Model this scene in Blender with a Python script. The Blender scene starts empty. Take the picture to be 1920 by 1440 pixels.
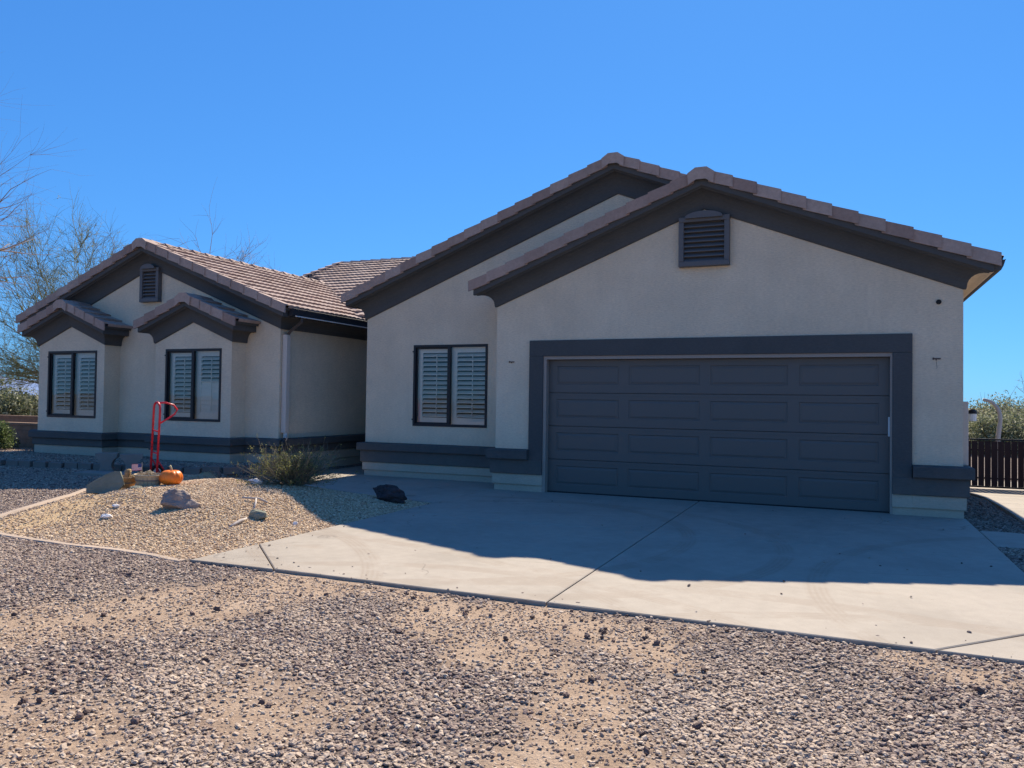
import bpy, bmesh, math, random
import numpy as np
from mathutils import Vector, Matrix, noise
R = math.radians
rnd = random.Random(7)
sc = bpy.context.scene
col = sc.collection

# ------------------------------------------------------------------ helpers
class MB:
    """collects faces for ONE mesh object"""
    def __init__(s): s.v=[]; s.f=[]; s.m=[]; s.c=[]
    def face(s, pts, m=0, c=.5):
        n=len(s.v); s.v.extend([tuple(p) for p in pts]); s.f.append(tuple(range(n,n+len(pts)))); s.m.append(m); s.c.append(c)
    def raw(s, vs, fs, m=0, c=.5):
        n=len(s.v); s.v.extend([tuple(p) for p in vs])
        for f in fs: s.f.append(tuple(n+i for i in f)); s.m.append(m); s.c.append(c)
    def hexa(s, p, m=0, c=.5):      # 8 corners: bottom 4 ccw, top 4 ccw
        s.raw(p, [(3,2,1,0),(4,5,6,7),(0,1,5,4),(1,2,6,5),(2,3,7,6),(3,0,4,7)], m, c)
    def box(s, x0,x1,y0,y1,z0,z1, m=0, c=.5):
        s.hexa([(x0,y0,z0),(x1,y0,z0),(x1,y1,z0),(x0,y1,z0),(x0,y0,z1),(x1,y0,z1),(x1,y1,z1),(x0,y1,z1)], m, c)
    def tube(s, pts, rad, n=6, m=0, c=.5, caps=True):
        pts=[Vector(p) for p in pts]; k=len(pts)
        rads=rad if isinstance(rad,(list,tuple)) else [rad]*k
        rings=[]; ref=None
        for i,p in enumerate(pts):
            t=(pts[min(i+1,k-1)]-pts[max(i-1,0)])
            if t.length<1e-9: t=Vector((0,0,1))
            t.normalize()
            if ref is None:
                ref=Vector((0,0,1)) if abs(t.z)<.9 else Vector((1,0,0))
            a=t.cross(ref)
            if a.length<1e-6: a=t.cross(Vector((0,1,.1)))
            a.normalize(); b=a.cross(t); ref=b.cross(t)*-1 if False else ref
            rings.append([p+(a*math.cos(q)+b*math.sin(q))*rads[i] for q in [2*math.pi*j/n for j in range(n)]])
        n0=len(s.v)
        for r_ in rings: s.v.extend([tuple(q) for q in r_])
        for i in range(k-1):
            for j in range(n):
                a=n0+i*n+j; b=n0+i*n+(j+1)%n
                s.f.append((a,b,b+n,a+n)); s.m.append(m); s.c.append(c)
        if caps:
            s.f.append(tuple(n0+j for j in reversed(range(n)))); s.m.append(m); s.c.append(c)
            s.f.append(tuple(n0+(k-1)*n+j for j in range(n))); s.m.append(m); s.c.append(c)
    def build(s, name, mats, parent=None, smooth=False, bevel=0, kind=None):
        me=bpy.data.meshes.new(name); me.from_pydata(s.v,[],s.f)
        if not isinstance(mats,(list,tuple)): mats=[mats]
        for mt in mats: me.materials.append(mt)
        if len(mats)>1: me.polygons.foreach_set('material_index', s.m)
        at=me.attributes.new('rnd','FLOAT','FACE'); at.data.foreach_set('value', s.c)
        me.update()
        if smooth: me.polygons.foreach_set('use_smooth',[True]*len(me.polygons))
        o=bpy.data.objects.new(name,me); col.objects.link(o)
        if parent: o.parent=parent
        if bevel:
            b=o.modifiers.new('b','BEVEL'); b.width=bevel; b.segments=2; b.limit_method='ANGLE'
        if kind: o['kind']=kind
        return o
def tag(o,label,cat,group=None):
    o['label']=label; o['category']=cat
    if group: o['group']=group
    return o
def empty(name,loc=(0,0,0)):
    o=bpy.data.objects.new(name,None); o.location=loc; col.objects.link(o); o.empty_display_size=.2; return o

def mat(name, rough=.8):
    m=bpy.data.materials.new(name); m.use_nodes=True; nt=m.node_tree; b=nt.nodes['Principled BSDF']
    b.inputs['Roughness'].default_value=rough; b.inputs['Specular IOR Level'].default_value=.3
    return m,nt,b
def N(nt,t,**k):
    n=nt.nodes.new(t)
    for a,v in k.items():
        if a in n.inputs.keys() if hasattr(n.inputs,'keys') else False: n.inputs[a].default_value=v
        else: setattr(n,a,v)
    return n
def objc(nt,scale=(1,1,1)):
    tc=nt.nodes.new('ShaderNodeTexCoord'); mp=nt.nodes.new('ShaderNodeMapping'); mp.inputs['Scale'].default_value=scale
    nt.links.new(tc.outputs['Object'],mp.inputs['Vector']); return mp.outputs['Vector']
def noi(nt,vec,scale,detail=4,rough=.55,dist=0):
    n=nt.nodes.new('ShaderNodeTexNoise'); n.inputs['Scale'].default_value=scale; n.inputs['Detail'].default_value=detail
    n.inputs['Roughness'].default_value=rough; n.inputs['Distortion'].default_value=dist
    if vec: nt.links.new(vec,n.inputs['Vector'])
    return n.outputs['Fac']
def ramp(nt,fac,stops,interp='LINEAR'):
    r=nt.nodes.new('ShaderNodeValToRGB'); e=r.color_ramp; e.interpolation=interp
    while len(e.elements)<len(stops): e.elements.new(.5)
    for el,(p,c) in zip(e.elements,stops):
        el.position=p; el.color=(*c,1) if len(c)==3 else c
    nt.links.new(fac,r.inputs['Fac']); return r.outputs['Color']
def g3(v): return (v,v,v)
def mix(nt,fac,a,b,mode='MIX'):
    m=nt.nodes.new('ShaderNodeMix'); m.data_type='RGBA'; m.blend_type=mode
    for s,v in ((0,fac),(6,a),(7,b)):
        if hasattr(v,'links') or hasattr(v,'is_linked'): nt.links.new(v,m.inputs[s])
        elif s==0: m.inputs[0].default_value=v
        else: m.inputs[s].default_value=(*v,1)
    return m.outputs[2]
def mth(nt,op,a,b=None,clamp=False):
    m=nt.nodes.new('ShaderNodeMath'); m.operation=op; m.use_clamp=clamp
    for i,v in enumerate((a,b)):
        if v is None: continue
        if isinstance(v,(int,float)): m.inputs[i].default_value=v
        else: nt.links.new(v,m.inputs[i])
    return m.outputs[0]
def bump(nt,b,h,strength,dist):
    n=nt.nodes.new('ShaderNodeBump'); n.inputs['Strength'].default_value=strength; n.inputs['Distance'].default_value=dist
    nt.links.new(h,n.inputs['Height']); nt.links.new(n.outputs[0],b.inputs['Normal'])
def attr(nt,name,kind='GEOMETRY'):
    a=nt.nodes.new('ShaderNodeAttribute'); a.attribute_name=name; a.attribute_type=kind; return a

def stucco(name,c,var=.13,bs=.9,bd=.022,rough=.92):
    m,nt,b=mat(name,rough)
    v=objc(nt,(1,1,3.4)); v1=objc(nt); vs_=objc(nt,(3.2,3.2,.22))
    fine=noi(nt,v,20,7,.75); big=noi(nt,v1,1.1,4,.65); streak=noi(nt,vs_,1.6,4,.6)
    lo=tuple(x*(1-var*1.25) for x in c); hi=tuple(x*(1+var) for x in c)
    c1=ramp(nt,fine,[(.30,lo),(.70,hi)])
    c2=mix(nt,1.0,c1,ramp(nt,big,[(.28,g3(.89)),(.72,g3(1.06))]),'MULTIPLY')
    c2=mix(nt,1.0,c2,ramp(nt,streak,[(.28,g3(.975)),(.55,g3(1.01))]),'MULTIPLY')
    # dust splashed up from the ground and long dribbles keep their own shape
    sp=nt.nodes.new('ShaderNodeSeparateXYZ'); tc=nt.nodes.new('ShaderNodeTexCoord'); nt.links.new(tc.outputs['Object'],sp.inputs[0])
    low=mth(nt,'SUBTRACT',mth(nt,'ADD',.42,mth(nt,'MULTIPLY',noi(nt,v1,5,4,.7),.5)),sp.outputs[2],True)
    c2=mix(nt,mth(nt,'MULTIPLY',low,.35,True),c2,(.42,.32,.23))
    nt.links.new(c2,b.inputs['Base Color'])
    h=mth(nt,'ADD',noi(nt,v,24,6,.7),mth(nt,'MULTIPLY',noi(nt,v1,90,3,.6),.35))
    bump(nt,b,h,bs,bd); return m
def paint(name,c,rough=.6,bs=.15,grain=None,var=.06):
    m,nt,b=mat(name,rough)
    v=objc(nt,grain or (1,1,1)); f=noi(nt,v,30,4,.6)
    nt.links.new(ramp(nt,f,[(.25,tuple(x*(1-var) for x in c)),(.75,tuple(x*(1+var) for x in c))]),b.inputs['Base Color'])
    bump(nt,b,f,bs,.004); return m

M={}
M['stucco']=stucco('stucco',(.80,.655,.475))
M['stucco_light']=stucco('stucco_light',(.55,.445,.335),bs=.35)
M['trim']=stucco('dark_trim',(.080,.080,.078),var=.14,bs=.35,bd=.006,rough=.8)
M['trim_wing']=M['trim']
M['door']=paint('door_paint',(.118,.110,.102),.42,.25,(.6,1,14),.05)
M['frame']=paint('window_frame_metal',(.016,.017,.020),.45,.02)
M['vent']=paint('vent_paint',(.115,.110,.110),.5,.05)
M['shutter']=paint('white_shutter',(.82,.79,.72),.5,.02)
M['dark']=paint('dark_room',(.02,.02,.02),.9,.0)
M['gutter_dark']=paint('gutter_dark',(.03,.033,.04),.35,.02)
M['gutter_tan']=paint('gutter_tan',(.58,.50,.42),.45,.02)
M['red']=paint('red_enamel',(.62,.030,.045),.33,.05,var=.2)
M['pole']=paint('pole_paint',(.55,.48,.40),.6,.05)
M['rubber']=paint('black_rubber',(.02,.02,.02),.8,.1)
M['bracket']=paint('rusty_bracket',(.12,.085,.07),.8,.1)
M['white']=paint('white_plastic',(.75,.75,.72),.5,.02)
M['metal_dark']=paint('dark_gate_metal',(.018,.015,.016),.5,.05)
M['boards']=paint('dark_wood_boards',(.045,.022,.020),.7,.3,(6,6,1),.3)
M['gravelslab']=None
def glass():
    m=bpy.data.materials.new('window_glass'); m.use_nodes=True; nt=m.node_tree; nt.nodes.clear()
    o=nt.nodes.new('ShaderNodeOutputMaterial'); mx=nt.nodes.new('ShaderNodeMixShader')
    t=nt.nodes.new('ShaderNodeBsdfTransparent'); t.inputs[0].default_value=(.92,.93,.92,1)
    g=nt.nodes.new('ShaderNodeBsdfGlossy'); g.inputs['Roughness'].default_value=.015
    f=nt.nodes.new('ShaderNodeFresnel'); f.inputs['IOR'].default_value=1.5
    v=objc(nt); n=nt.nodes.new('ShaderNodeBump'); n.inputs['Strength'].default_value=.05; n.inputs['Distance'].default_value=.05
    nt.links.new(noi(nt,v,1.6,1),n.inputs['Height']); nt.links.new(n.outputs[0],g.inputs['Normal'])
    a=mth(nt,'MULTIPLY',f.outputs[0],1.25,True)
    nt.links.new(a,mx.inputs[0]); nt.links.new(t.outputs[0],mx.inputs[1]); nt.links.new(g.outputs[0],mx.inputs[2]); nt.links.new(mx.outputs[0],o.inputs[0])
    return m
M['glass']=glass()
def tilemat():
    m,nt,b=mat('roof_tile',.85)
    a=attr(nt,'rnd').outputs['Fac']; v=objc(nt)
    c=ramp(nt,a,[(0,(.30,.205,.165)),(.35,(.37,.265,.215)),(.65,(.43,.325,.27)),(1,(.335,.245,.20))])
    f=noi(nt,v,18,6,.7); f2=noi(nt,v,3,3)
    c=mix(nt,1.0,c,ramp(nt,f,[(.3,g3(.82)),(.7,g3(1.12))]),'MULTIPLY')
    c=mix(nt,1.0,c,ramp(nt,f2,[(.3,g3(.92)),(.7,g3(1.06))]),'MULTIPLY')
    nt.links.new(c,b.inputs['Base Color']); bump(nt,b,noi(nt,v,70,4),.4,.006); return m
M['tile']=tilemat()
def concrete(name,arcs=False,c=(.345,.305,.25)):
    m,nt,b=mat(name,.85); v=objc(nt)
    n1=noi(nt,v,.9,5,.6); n2=noi(nt,v,7,5,.65); n3=noi(nt,v,90,3,.7)
    co=ramp(nt,n1,[(.28,tuple(x*.84 for x in c)),(.5,c),(.75,tuple(min(1,x*1.09) for x in c))])
    co=mix(nt,1.0,co,ramp(nt,n2,[(.25,g3(.90)),(.75,g3(1.07))]),'MULTIPLY')
    co=mix(nt,1.0,co,ramp(nt,n3,[(.3,g3(.95)),(.7,g3(1.04))]),'MULTIPLY')
    # pale mineral blotches
    co=mix(nt,ramp(nt,noi(nt,objc(nt,(1,1.8,1)),2.3,6,.75),[(.60,g3(0)),(.70,g3(.32))]),co,(.41,.375,.32))
    if arcs:
        tc=nt.nodes.new('ShaderNodeTexCoord'); sx=nt.nodes.new('ShaderNodeSeparateXYZ'); nt.links.new(tc.outputs['Object'],sx.inputs[0])
        tot=None
        for (cx,cy,r,w) in [(-4.2,-3.6,2.75,.10),(-3.2,-3.7,2.7,.11),(-2.6,-8.6,3.1,.10),(3.4,-4.6,3.6,.10),(-.6,-9.6,4.2,.11),(.9,-8.9,3.3,.10),(-7.3,-8.3,4.4,.11),(-5.0,-9.9,5.2,.10)]:
            dx=mth(nt,'ADD',sx.outputs[0],-cx); dy=mth(nt,'ADD',sx.outputs[1],-cy)
            d=mth(nt,'SQRT',mth(nt,'ADD',mth(nt,'MULTIPLY',dx,dx),mth(nt,'MULTIPLY',dy,dy)))
            e=mth(nt,'ABSOLUTE',mth(nt,'ADD',d,-r))
            k=mth(nt,'SUBTRACT',1.0,mth(nt,'DIVIDE',e,w),True)
            k=mth(nt,'MULTIPLY',mth(nt,'MINIMUM',mth(nt,'MULTIPLY',k,3.0),1.0),mth(nt,'ADD',mth(nt,'MULTIPLY',mth(nt,'SINE',mth(nt,'MULTIPLY',d,150)),.25),.75))
            tot=k if tot is None else mth(nt,'MAXIMUM',tot,k)
        br=ramp(nt,noi(nt,v,2.1,4,.7),[(.36,g3(0)),(.52,g3(1))])
        fac=mth(nt,'MULTIPLY',mth(nt,'MULTIPLY',tot,br),.42)
        co=mix(nt,fac,co,(.245,.19,.14))
        st=ramp(nt,noi(nt,objc(nt,(1,2.4,1)),1.15,3,.5),[(.66,g3(0)),(.74,g3(.28))])
        co=mix(nt,st,co,(.27,.21,.155))
    oil=ramp(nt,noi(nt,v,1.9,2,.4,.4),[(.735,g3(0)),(.77,g3(.5))])
    co=mix(nt,oil,co,(.11,.10,.09))
    speck=ramp(nt,noi(nt,v,27,2,.5),[(.72,g3(0)),(.76,g3(.45))])
    co=mix(nt,speck,co,(.16,.12,.09))
    nt.links.new(co,b.inputs['Base Color'])
    vc=nt.nodes.new('ShaderNodeTexVoronoi'); vc.feature='DISTANCE_TO_EDGE'; vc.inputs['Scale'].default_value=.33
    wv=nt.nodes.new('ShaderNodeVectorMath'); wv.operation='ADD'; nn=nt.nodes.new('ShaderNodeTexNoise'); nn.inputs['Scale'].default_value=2.2; nn.inputs['Detail'].default_value=6; nt.links.new(v,nn.inputs['Vector']); nt.links.new(v,wv.inputs[0])
    sc_=nt.nodes.new('ShaderNodeVectorMath'); sc_.operation='SCALE'; sc_.inputs['Scale'].default_value=.5; nt.links.new(nn.outputs['Color'],sc_.inputs[0]); nt.links.new(sc_.outputs[0],wv.inputs[1]); nt.links.new(wv.outputs[0],vc.inputs['Vector'])
    ck=mth(nt,'MULTIPLY',ramp(nt,vc.outputs['Distance'],[(.0,g3(1)),(.0016,g3(0))]),ramp(nt,noi(nt,v,.5,2),[(.52,g3(0)),(.58,g3(.55))]))
    co=mix(nt,ck,co,(.12,.10,.085)); nt.links.new(co,b.inputs['Base Color'])
    broom=noi(nt,objc(nt,(2,140,1)),1.5,2,.5)
    bump(nt,b,mth(nt,'ADD',mth(nt,'ADD',n3,mth(nt,'MULTIPLY',n2,.6)),mth(nt,'MULTIPLY',broom,.9)),.40,.005); return m
M['concrete']=concrete('driveway_concrete',True)
M['concrete2']=concrete('walk_concrete')
M['curb']=concrete('curb_concrete',False,(.42,.33,.25))
M['block']=concrete('block_concrete',False,(.20,.165,.14))
M['oldconcrete']=concrete('weathered_concrete',False,(.27,.235,.20))

def pebmat(name,stops,rough=.8,dust=0.):
    m,nt,b=mat(name,rough); oi=nt.nodes.new('ShaderNodeObjectInfo')
    c=ramp(nt,oi.outputs['Random'],stops); v=objc(nt)
    c=mix(nt,1.0,c,ramp(nt,noi(nt,v,3,4,.7),[(.3,g3(.78)),(.7,g3(1.15))]),'MULTIPLY')
    ge=nt.nodes.new('ShaderNodeNewGeometry')
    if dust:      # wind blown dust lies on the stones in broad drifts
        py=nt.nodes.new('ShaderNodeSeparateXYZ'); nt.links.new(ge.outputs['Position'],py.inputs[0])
        near=mth(nt,'MULTIPLY',mth(nt,'SUBTRACT',-6.3,py.outputs[1]),.9,True)  # dust fades out farther back, colouring gravel in the wing's shade darker
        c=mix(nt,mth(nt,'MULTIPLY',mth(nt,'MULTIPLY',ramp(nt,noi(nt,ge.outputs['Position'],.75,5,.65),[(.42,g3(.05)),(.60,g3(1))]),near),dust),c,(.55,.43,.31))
    nt.links.new(c,b.inputs['Base Color']); return m
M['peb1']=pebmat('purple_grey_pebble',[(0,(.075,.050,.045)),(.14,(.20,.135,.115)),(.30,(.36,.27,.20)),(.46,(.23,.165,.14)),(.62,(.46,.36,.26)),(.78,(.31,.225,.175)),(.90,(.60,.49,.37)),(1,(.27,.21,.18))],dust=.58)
M['peb2']=pebmat('tan_pebble',[(0,(.26,.17,.115)),(.2,(.50,.36,.225)),(.45,(.66,.51,.33)),(.62,(.42,.28,.185)),(.8,(.74,.60,.41)),(1,(.54,.39,.25))])
M['peb5']=pebmat('dusty_chip',[(0,(.28,.19,.14)),(.5,(.45,.34,.24)),(1,(.58,.46,.34))])
M['peb3']=pebmat('dark_clod',[(0,(.07,.045,.04)),(1,(.20,.135,.11))])
M['peb4']=pebmat('brown_chip',[(0,(.10,.07,.055)),(.5,(.22,.16,.12)),(1,(.36,.28,.22))])

# ------------------------------------------------------------------ terrain
def sm(t):
    t=min(1.,max(0.,t)); return t*t*(3-2*t)
BED=[(-5.22,-6.22),(-8.25,-6.12),(-8.62,-5.9),(-8.78,-5.5),(-8.95,-5.05),(-9.3,-4.35),(-9.76,-3.66),(-10.15,-2.9),(-10.4,-2.1),(-10.35,-1.45),(-9.6,-1.35),(-9.35,-1.1),(-9.2,-.7),(-8.3,-1.0),(-7.2,-1.42),(-6.6,-1.62),(-5.22,-1.9)]
def inpoly(x,y,P):
    c=False; j=len(P)-1
    for i in range(len(P)):
        xi,yi=P[i]; xj,yj=P[j]
        if (yi>y)!=(yj>y) and x<(xj-xi)*(y-yi)/(yj-yi)+xi: c=not c
        j=i
    return c
def hgt(x,y):
    m=.25*sm((-5.25-x)/1.8)*sm((y+6.2)/2.0)*sm((x+9.6)/1.8)*sm((-1.4-y)/1.5)
    m+=.13*sm((-7.2-x)/2.2)*sm((y+6.3)/3.2)*(1-sm((y+2.6)/1.2)*sm((x+9.9)/.6))
    yb=-1.46-.12*(-10.0-x) if x<-10 else -1.46
    b=.10*sm((-9.55-x)/.3)*sm((y-yb)/.10)*sm((4-y)/1)
    g=-.024-.17*sm((y-2)/4)*sm((x-1.4)/.3)
    w=.010*noise.noise((x*.9,y*.9,0)) + .006*noise.noise((x*3.1,y*3.1,4))
    far=0
    d=math.hypot(x+3,y+3)
    if d>25: far=-.5*sm((d-25)/40)
    if x>3 and y>4: far-=.2*sm((y-4)/10)
    return g+m+b+w+far
def seg(x,y,ax,ay,bx,by):
    dx,dy=bx-ax,by-ay; t=max(0,min(1,((x-ax)*dx+(y-ay)*dy)/(dx*dx+dy*dy))); return math.hypot(x-ax-t*dx,y-ay-t*dy)
TR=[(-5.9,-8.7,-4.7,-8.1,.34,1.15),(-4.7,-8.1,-4.25,-7.3,.38,1.25),(-4.25,-7.3,-3.85,-6.5,.38,1.3),(-3.8,-7.1,-4.1,-7.9,.26,.95),(-4.4,-9.2,-3.6,-8.9,.40,.62),(-3.3,-8.8,-2.9,-9.25,.30,.6),
    (-2.9,-6.4,-2.2,-6.75,.36,.72),(-2.5,-6.9,-1.7,-7.35,.32,.8),(-2.1,-6.5,-1.3,-6.75,.34,.95),(-1.7,-7.2,-1.15,-7.65,.22,.95),(-1.15,-7.65,-1.0,-8.4,.20,1.0),(-1.0,-8.4,-1.2,-9.2,.25,.9),(.35,-6.5,.75,-6.6,.18,.8),(-1.5,-6.7,-.9,-7.1,.2,.8),(-3.1,-8.0,-2.4,-8.6,.35,.55),(-7.5,-9.5,-5.9,-8.9,.4,1.0)]
def dirt(x,y):
    v=0
    for ax,ay,bx,by,w,a in TR:
        d=seg(x,y,ax,ay,bx,by)/w
        if d<2.6: v=max(v,a*math.exp(-(d*d)*.75))
    n=noise.fractal((x*1.9,y*1.9,3.3),.6,2.0,4)
    n2=noise.noise((x*6.5,y*6.5,8.1))
    return max(0,min(1,(v-.20+.34*n+.12*n2)*2.7)) if v>.02 else 0
DRIVE=[(-5.22,-6.24),(1.45,-6.24),(1.45,.3),(-5.22,.3)]
def in_hard(x,y):
    if -5.24<x<1.47 and y>-6.27 and y<14: return True
    if x>-9.3 and x<-5.2 and y>-1.0: return True
    if x>-9.3 and x<-5.2 and y>-1.9 and not inpoly(x,y,BED): return True
    if x>1.4 and -2.04<y<-.93: return True
    if x>2.07 and x<3.7 and y>-1.0: return True
    if -16.3<x<-9.3 and y>-.05: return True
    if -15.75<x<-13.5 and y>-.5: return True
    if -12.4<x<-10.25 and y>-.5: return True
    return False
def axis(lo,hi,step,far):
    a=list(np.arange(lo,hi+1e-6,step)); s=step
    while a[-1]<far: s*=1.35; a.append(a[-1]+s)
    s=step
    while a[0]>-far: s*=1.35; a.insert(0,a[0]-s)
    return a
xs=axis(-18,5,.11,5000); ys=axis(-11.2,3.2,.11,5000)
nx,ny=len(xs),len(ys)
V=[];D=[];B=[]
for y in ys:
    for x in xs:
        fine=-18.2<x<5.2 and -11.4<y<3.4
        V.append((x,y,hgt(x,y) if (abs(x)<120 and abs(y)<120) else hgt(120,120)))
        D.append(dirt(x,y) if fine else 0.)
        B.append(1. if fine and inpoly(x,y,BED) else 0.)
F=[(j*nx+i,j*nx+i+1,(j+1)*nx+i+1,(j+1)*nx+i) for j in range(ny-1) for i in range(nx-1)]
me=bpy.data.meshes.new('ground'); me.from_pydata(V,[],F)
for nm,arr in (('dirt',D),('bed',B)):
    a=me.attributes.new(nm,'FLOAT','POINT'); a.data.foreach_set('value',arr)
me.polygons.foreach_set('use_smooth',[True]*len(me.polygons))
ground=bpy.data.objects.new('ground',me); col.objects.link(ground); ground['kind']='structure'
m,nt,b=mat('ground_soil',.95); v=objc(nt)
vo=nt.nodes.new('ShaderNodeTexVoronoi'); vo.inputs['Scale'].default_value=38; nt.links.new(v,vo.inputs['Vector'])
sep=nt.nodes.new('ShaderNodeSeparateColor'); nt.links.new(vo.outputs['Color'],sep.inputs[0])
stone=ramp(nt,sep.outputs[0],[(0,(.10,.08,.075)),(.4,(.22,.17,.155)),(.7,(.30,.24,.21)),(1,(.42,.35,.30))])
stone=mix(nt,1.0,stone,ramp(nt,vo.outputs['Distance'],[(.2,g3(1)),(.65,g3(.45))]),'MULTIPLY')
soil=ramp(nt,noi(nt,v,3.0,6,.7),[(.25,(.31,.215,.145)),(.5,(.42,.305,.21)),(.75,(.52,.395,.285))])
soil=mix(nt,1.0,soil,ramp(nt,noi(nt,v,85,4,.75),[(.3,g3(.72)),(.7,g3(1.14))]),'MULTIPLY')
bedc=ramp(nt,noi(nt,v,5,5,.7),[(.25,(.46,.31,.165)),(.75,(.60,.44,.25))])
bedc=mix(nt,1.0,bedc,ramp(nt,noi(nt,v,60,4,.75),[(.3,g3(.75)),(.7,g3(1.12))]),'MULTIPLY')
desert=ramp(nt,noi(nt,v,.3,6,.7),[(.3,(.46,.34,.23)),(.7,(.56,.43,.30))])
ge=nt.nodes.new('ShaderNodeNewGeometry'); ln=nt.nodes.new('ShaderNodeVectorMath'); ln.operation='LENGTH'; nt.links.new(ge.outputs['Position'],ln.inputs[0])
base=mix(nt,ramp(nt,mth(nt,'DIVIDE',ln.outputs['Value'],60.0),[(.35,g3(0)),(.55,g3(1))]),stone,desert)
scrub=ramp(nt,noi(nt,v,.05,6,.75),[(.35,(.075,.085,.05)),(.6,(.16,.15,.095)),(.8,(.30,.25,.17))])
base=mix(nt,ramp(nt,mth(nt,'DIVIDE',ln.outputs['Value'],200.0),[(.2,g3(0)),(.5,g3(1))]),base,scrub)
base=mix(nt,mth(nt,'ADD',mth(nt,'MULTIPLY',attr(nt,'dirt').outputs['Fac'],.9),.1),base,soil)
base=mix(nt,attr(nt,'bed').outputs['Fac'],base,bedc)
nt.links.new(base,b.inputs['Base Color']); bump(nt,b,mth(nt,'ADD',noi(nt,v,50,5,.75),mth(nt,'MULTIPLY',noi(nt,v,9,3),1.2)),.9,.02)
me.materials.append(m)

CAM=Vector((0,-11.434,1.42)); YAW,PITCH,ROLL,FPX=.40368,.022284,.013967,1453.87
def inview(x,y,marg=.9):
    dx,dy=x,y+11.434
    f=-math.sin(YAW)*dx+math.cos(YAW)*dy; s=math.cos(YAW)*dx+math.sin(YAW)*dy
    return f>2.2 and abs(s)<f*.665+marg
# gravel: pebbles scattered on a copy of the terrain by geometry nodes
def pebble_nodes(name,nvar,size,flat,densmax,smin,smax,material,seed,sink):
    ng=bpy.data.node_groups.new(name,'GeometryNodeTree')
    ng.interface.new_socket('Geometry',in_out='INPUT',socket_type='NodeSocketGeometry'); ng.interface.new_socket('Geometry',in_out='OUTPUT',socket_type='NodeSocketGeometry')
    n=ng.nodes; L=ng.links.new
    gi=n.new('NodeGroupInput'); go=n.new('NodeGroupOutput')
    g2i=n.new('GeometryNodeGeometryToInstance')
    for k in range(nvar):
        ic=n.new('GeometryNodeMeshIcoSphere'); ic.inputs['Radius'].default_value=1; ic.inputs['Subdivisions'].default_value=2
        no=n.new('ShaderNodeTexNoise'); no.noise_dimensions='4D'; no.inputs['W'].default_value=k*7.3+seed; no.inputs['Scale'].default_value=1.25; no.inputs['Detail'].default_value=2
        sb=n.new('ShaderNodeVectorMath'); sb.operation='SUBTRACT'; sb.inputs[1].default_value=(.5,.5,.5); L(no.outputs['Color'],sb.inputs[0])
        ml=n.new('ShaderNodeVectorMath'); ml.operation='SCALE'; ml.inputs['Scale'].default_value=1.9; L(sb.outputs[0],ml.inputs[0])
        sp=n.new('GeometryNodeSetPosition'); L(ic.outputs['Mesh'],sp.inputs['Geometry']); L(ml.outputs[0],sp.inputs['Offset'])
        tr=n.new('GeometryNodeTransform'); rr=random.Random(k+seed)
        tr.inputs['Scale'].default_value=(size*rr.uniform(.85,1.3),size*rr.uniform(.6,.95),size*flat*rr.uniform(.75,1.25)); L(sp.outputs[0],tr.inputs['Geometry'])
        L(tr.outputs[0],g2i.inputs[0])
    sm_=n.new('GeometryNodeSetShadeSmooth')
    dp=n.new('GeometryNodeDistributePointsOnFaces'); dp.distribute_method='RANDOM'; dp.inputs['Seed'].default_value=seed
    na=n.new('GeometryNodeInputNamedAttribute'); na.data_type='FLOAT'; na.inputs['Name'].default_value='dens'
    mm=n.new('ShaderNodeMath'); mm.operation='MULTIPLY'; mm.inputs[1].default_value=densmax; L(na.outputs['Attribute'],mm.inputs[0])
    L(gi.outputs[0],dp.inputs['Mesh']); L(mm.outputs[0],dp.inputs['Density'])
    ip=n.new('GeometryNodeInstanceOnPoints'); ip.inputs['Pick Instance'].default_value=True
    L(dp.outputs['Points'],ip.inputs['Points']); L(g2i.outputs[0],ip.inputs['Instance'])
    rv=n.new('FunctionNodeRandomValue'); rv.data_type='FLOAT_VECTOR'; rv.inputs['Min'].default_value=(-.42,-.42,0); rv.inputs['Max'].default_value=(.42,.42,6.283); rv.inputs['Seed'].default_value=seed+1
    e2r=n.new('FunctionNodeEulerToRotation'); L(rv.outputs[0],e2r.inputs[0]); L(e2r.outputs[0],ip.inputs['Rotation'])
    rs=n.new('FunctionNodeRandomValue'); rs.data_type='FLOAT'; rs.inputs[2].default_value=0; rs.inputs[3].default_value=1; rs.inputs['Seed'].default_value=seed+2
    pw=n.new('ShaderNodeMath'); pw.operation='POWER'; pw.inputs[1].default_value=1.6; L(rs.outputs[1],pw.inputs[0])
    mr=n.new('ShaderNodeMapRange'); mr.inputs['To Min'].default_value=smin; mr.inputs['To Max'].default_value=smax; L(pw.outputs[0],mr.inputs['Value']); L(mr.outputs[0],ip.inputs['Scale'])
    ti=n.new('GeometryNodeTranslateInstances'); rz=n.new('FunctionNodeRandomValue'); rz.data_type='FLOAT_VECTOR'; rz.inputs['Min'].default_value=(0,0,-sink); rz.inputs['Max'].default_value=(0,0,sink*1.3); rz.inputs['Seed'].default_value=seed+3
    L(ip.outputs[0],ti.inputs[0]); L(rz.outputs[0],ti.inputs['Translation']); ti.inputs['Local Space'].default_value=False
    ms=n.new('GeometryNodeSetMaterial'); ms.inputs['Material'].default_value=material
    sm_.inputs['Shade Smooth'].default_value=False; L(ti.outputs[0],sm_.inputs[0]); L(sm_.outputs[0],ms.inputs[0]); L(ms.outputs[0],go.inputs[0])
    return ng
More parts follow.
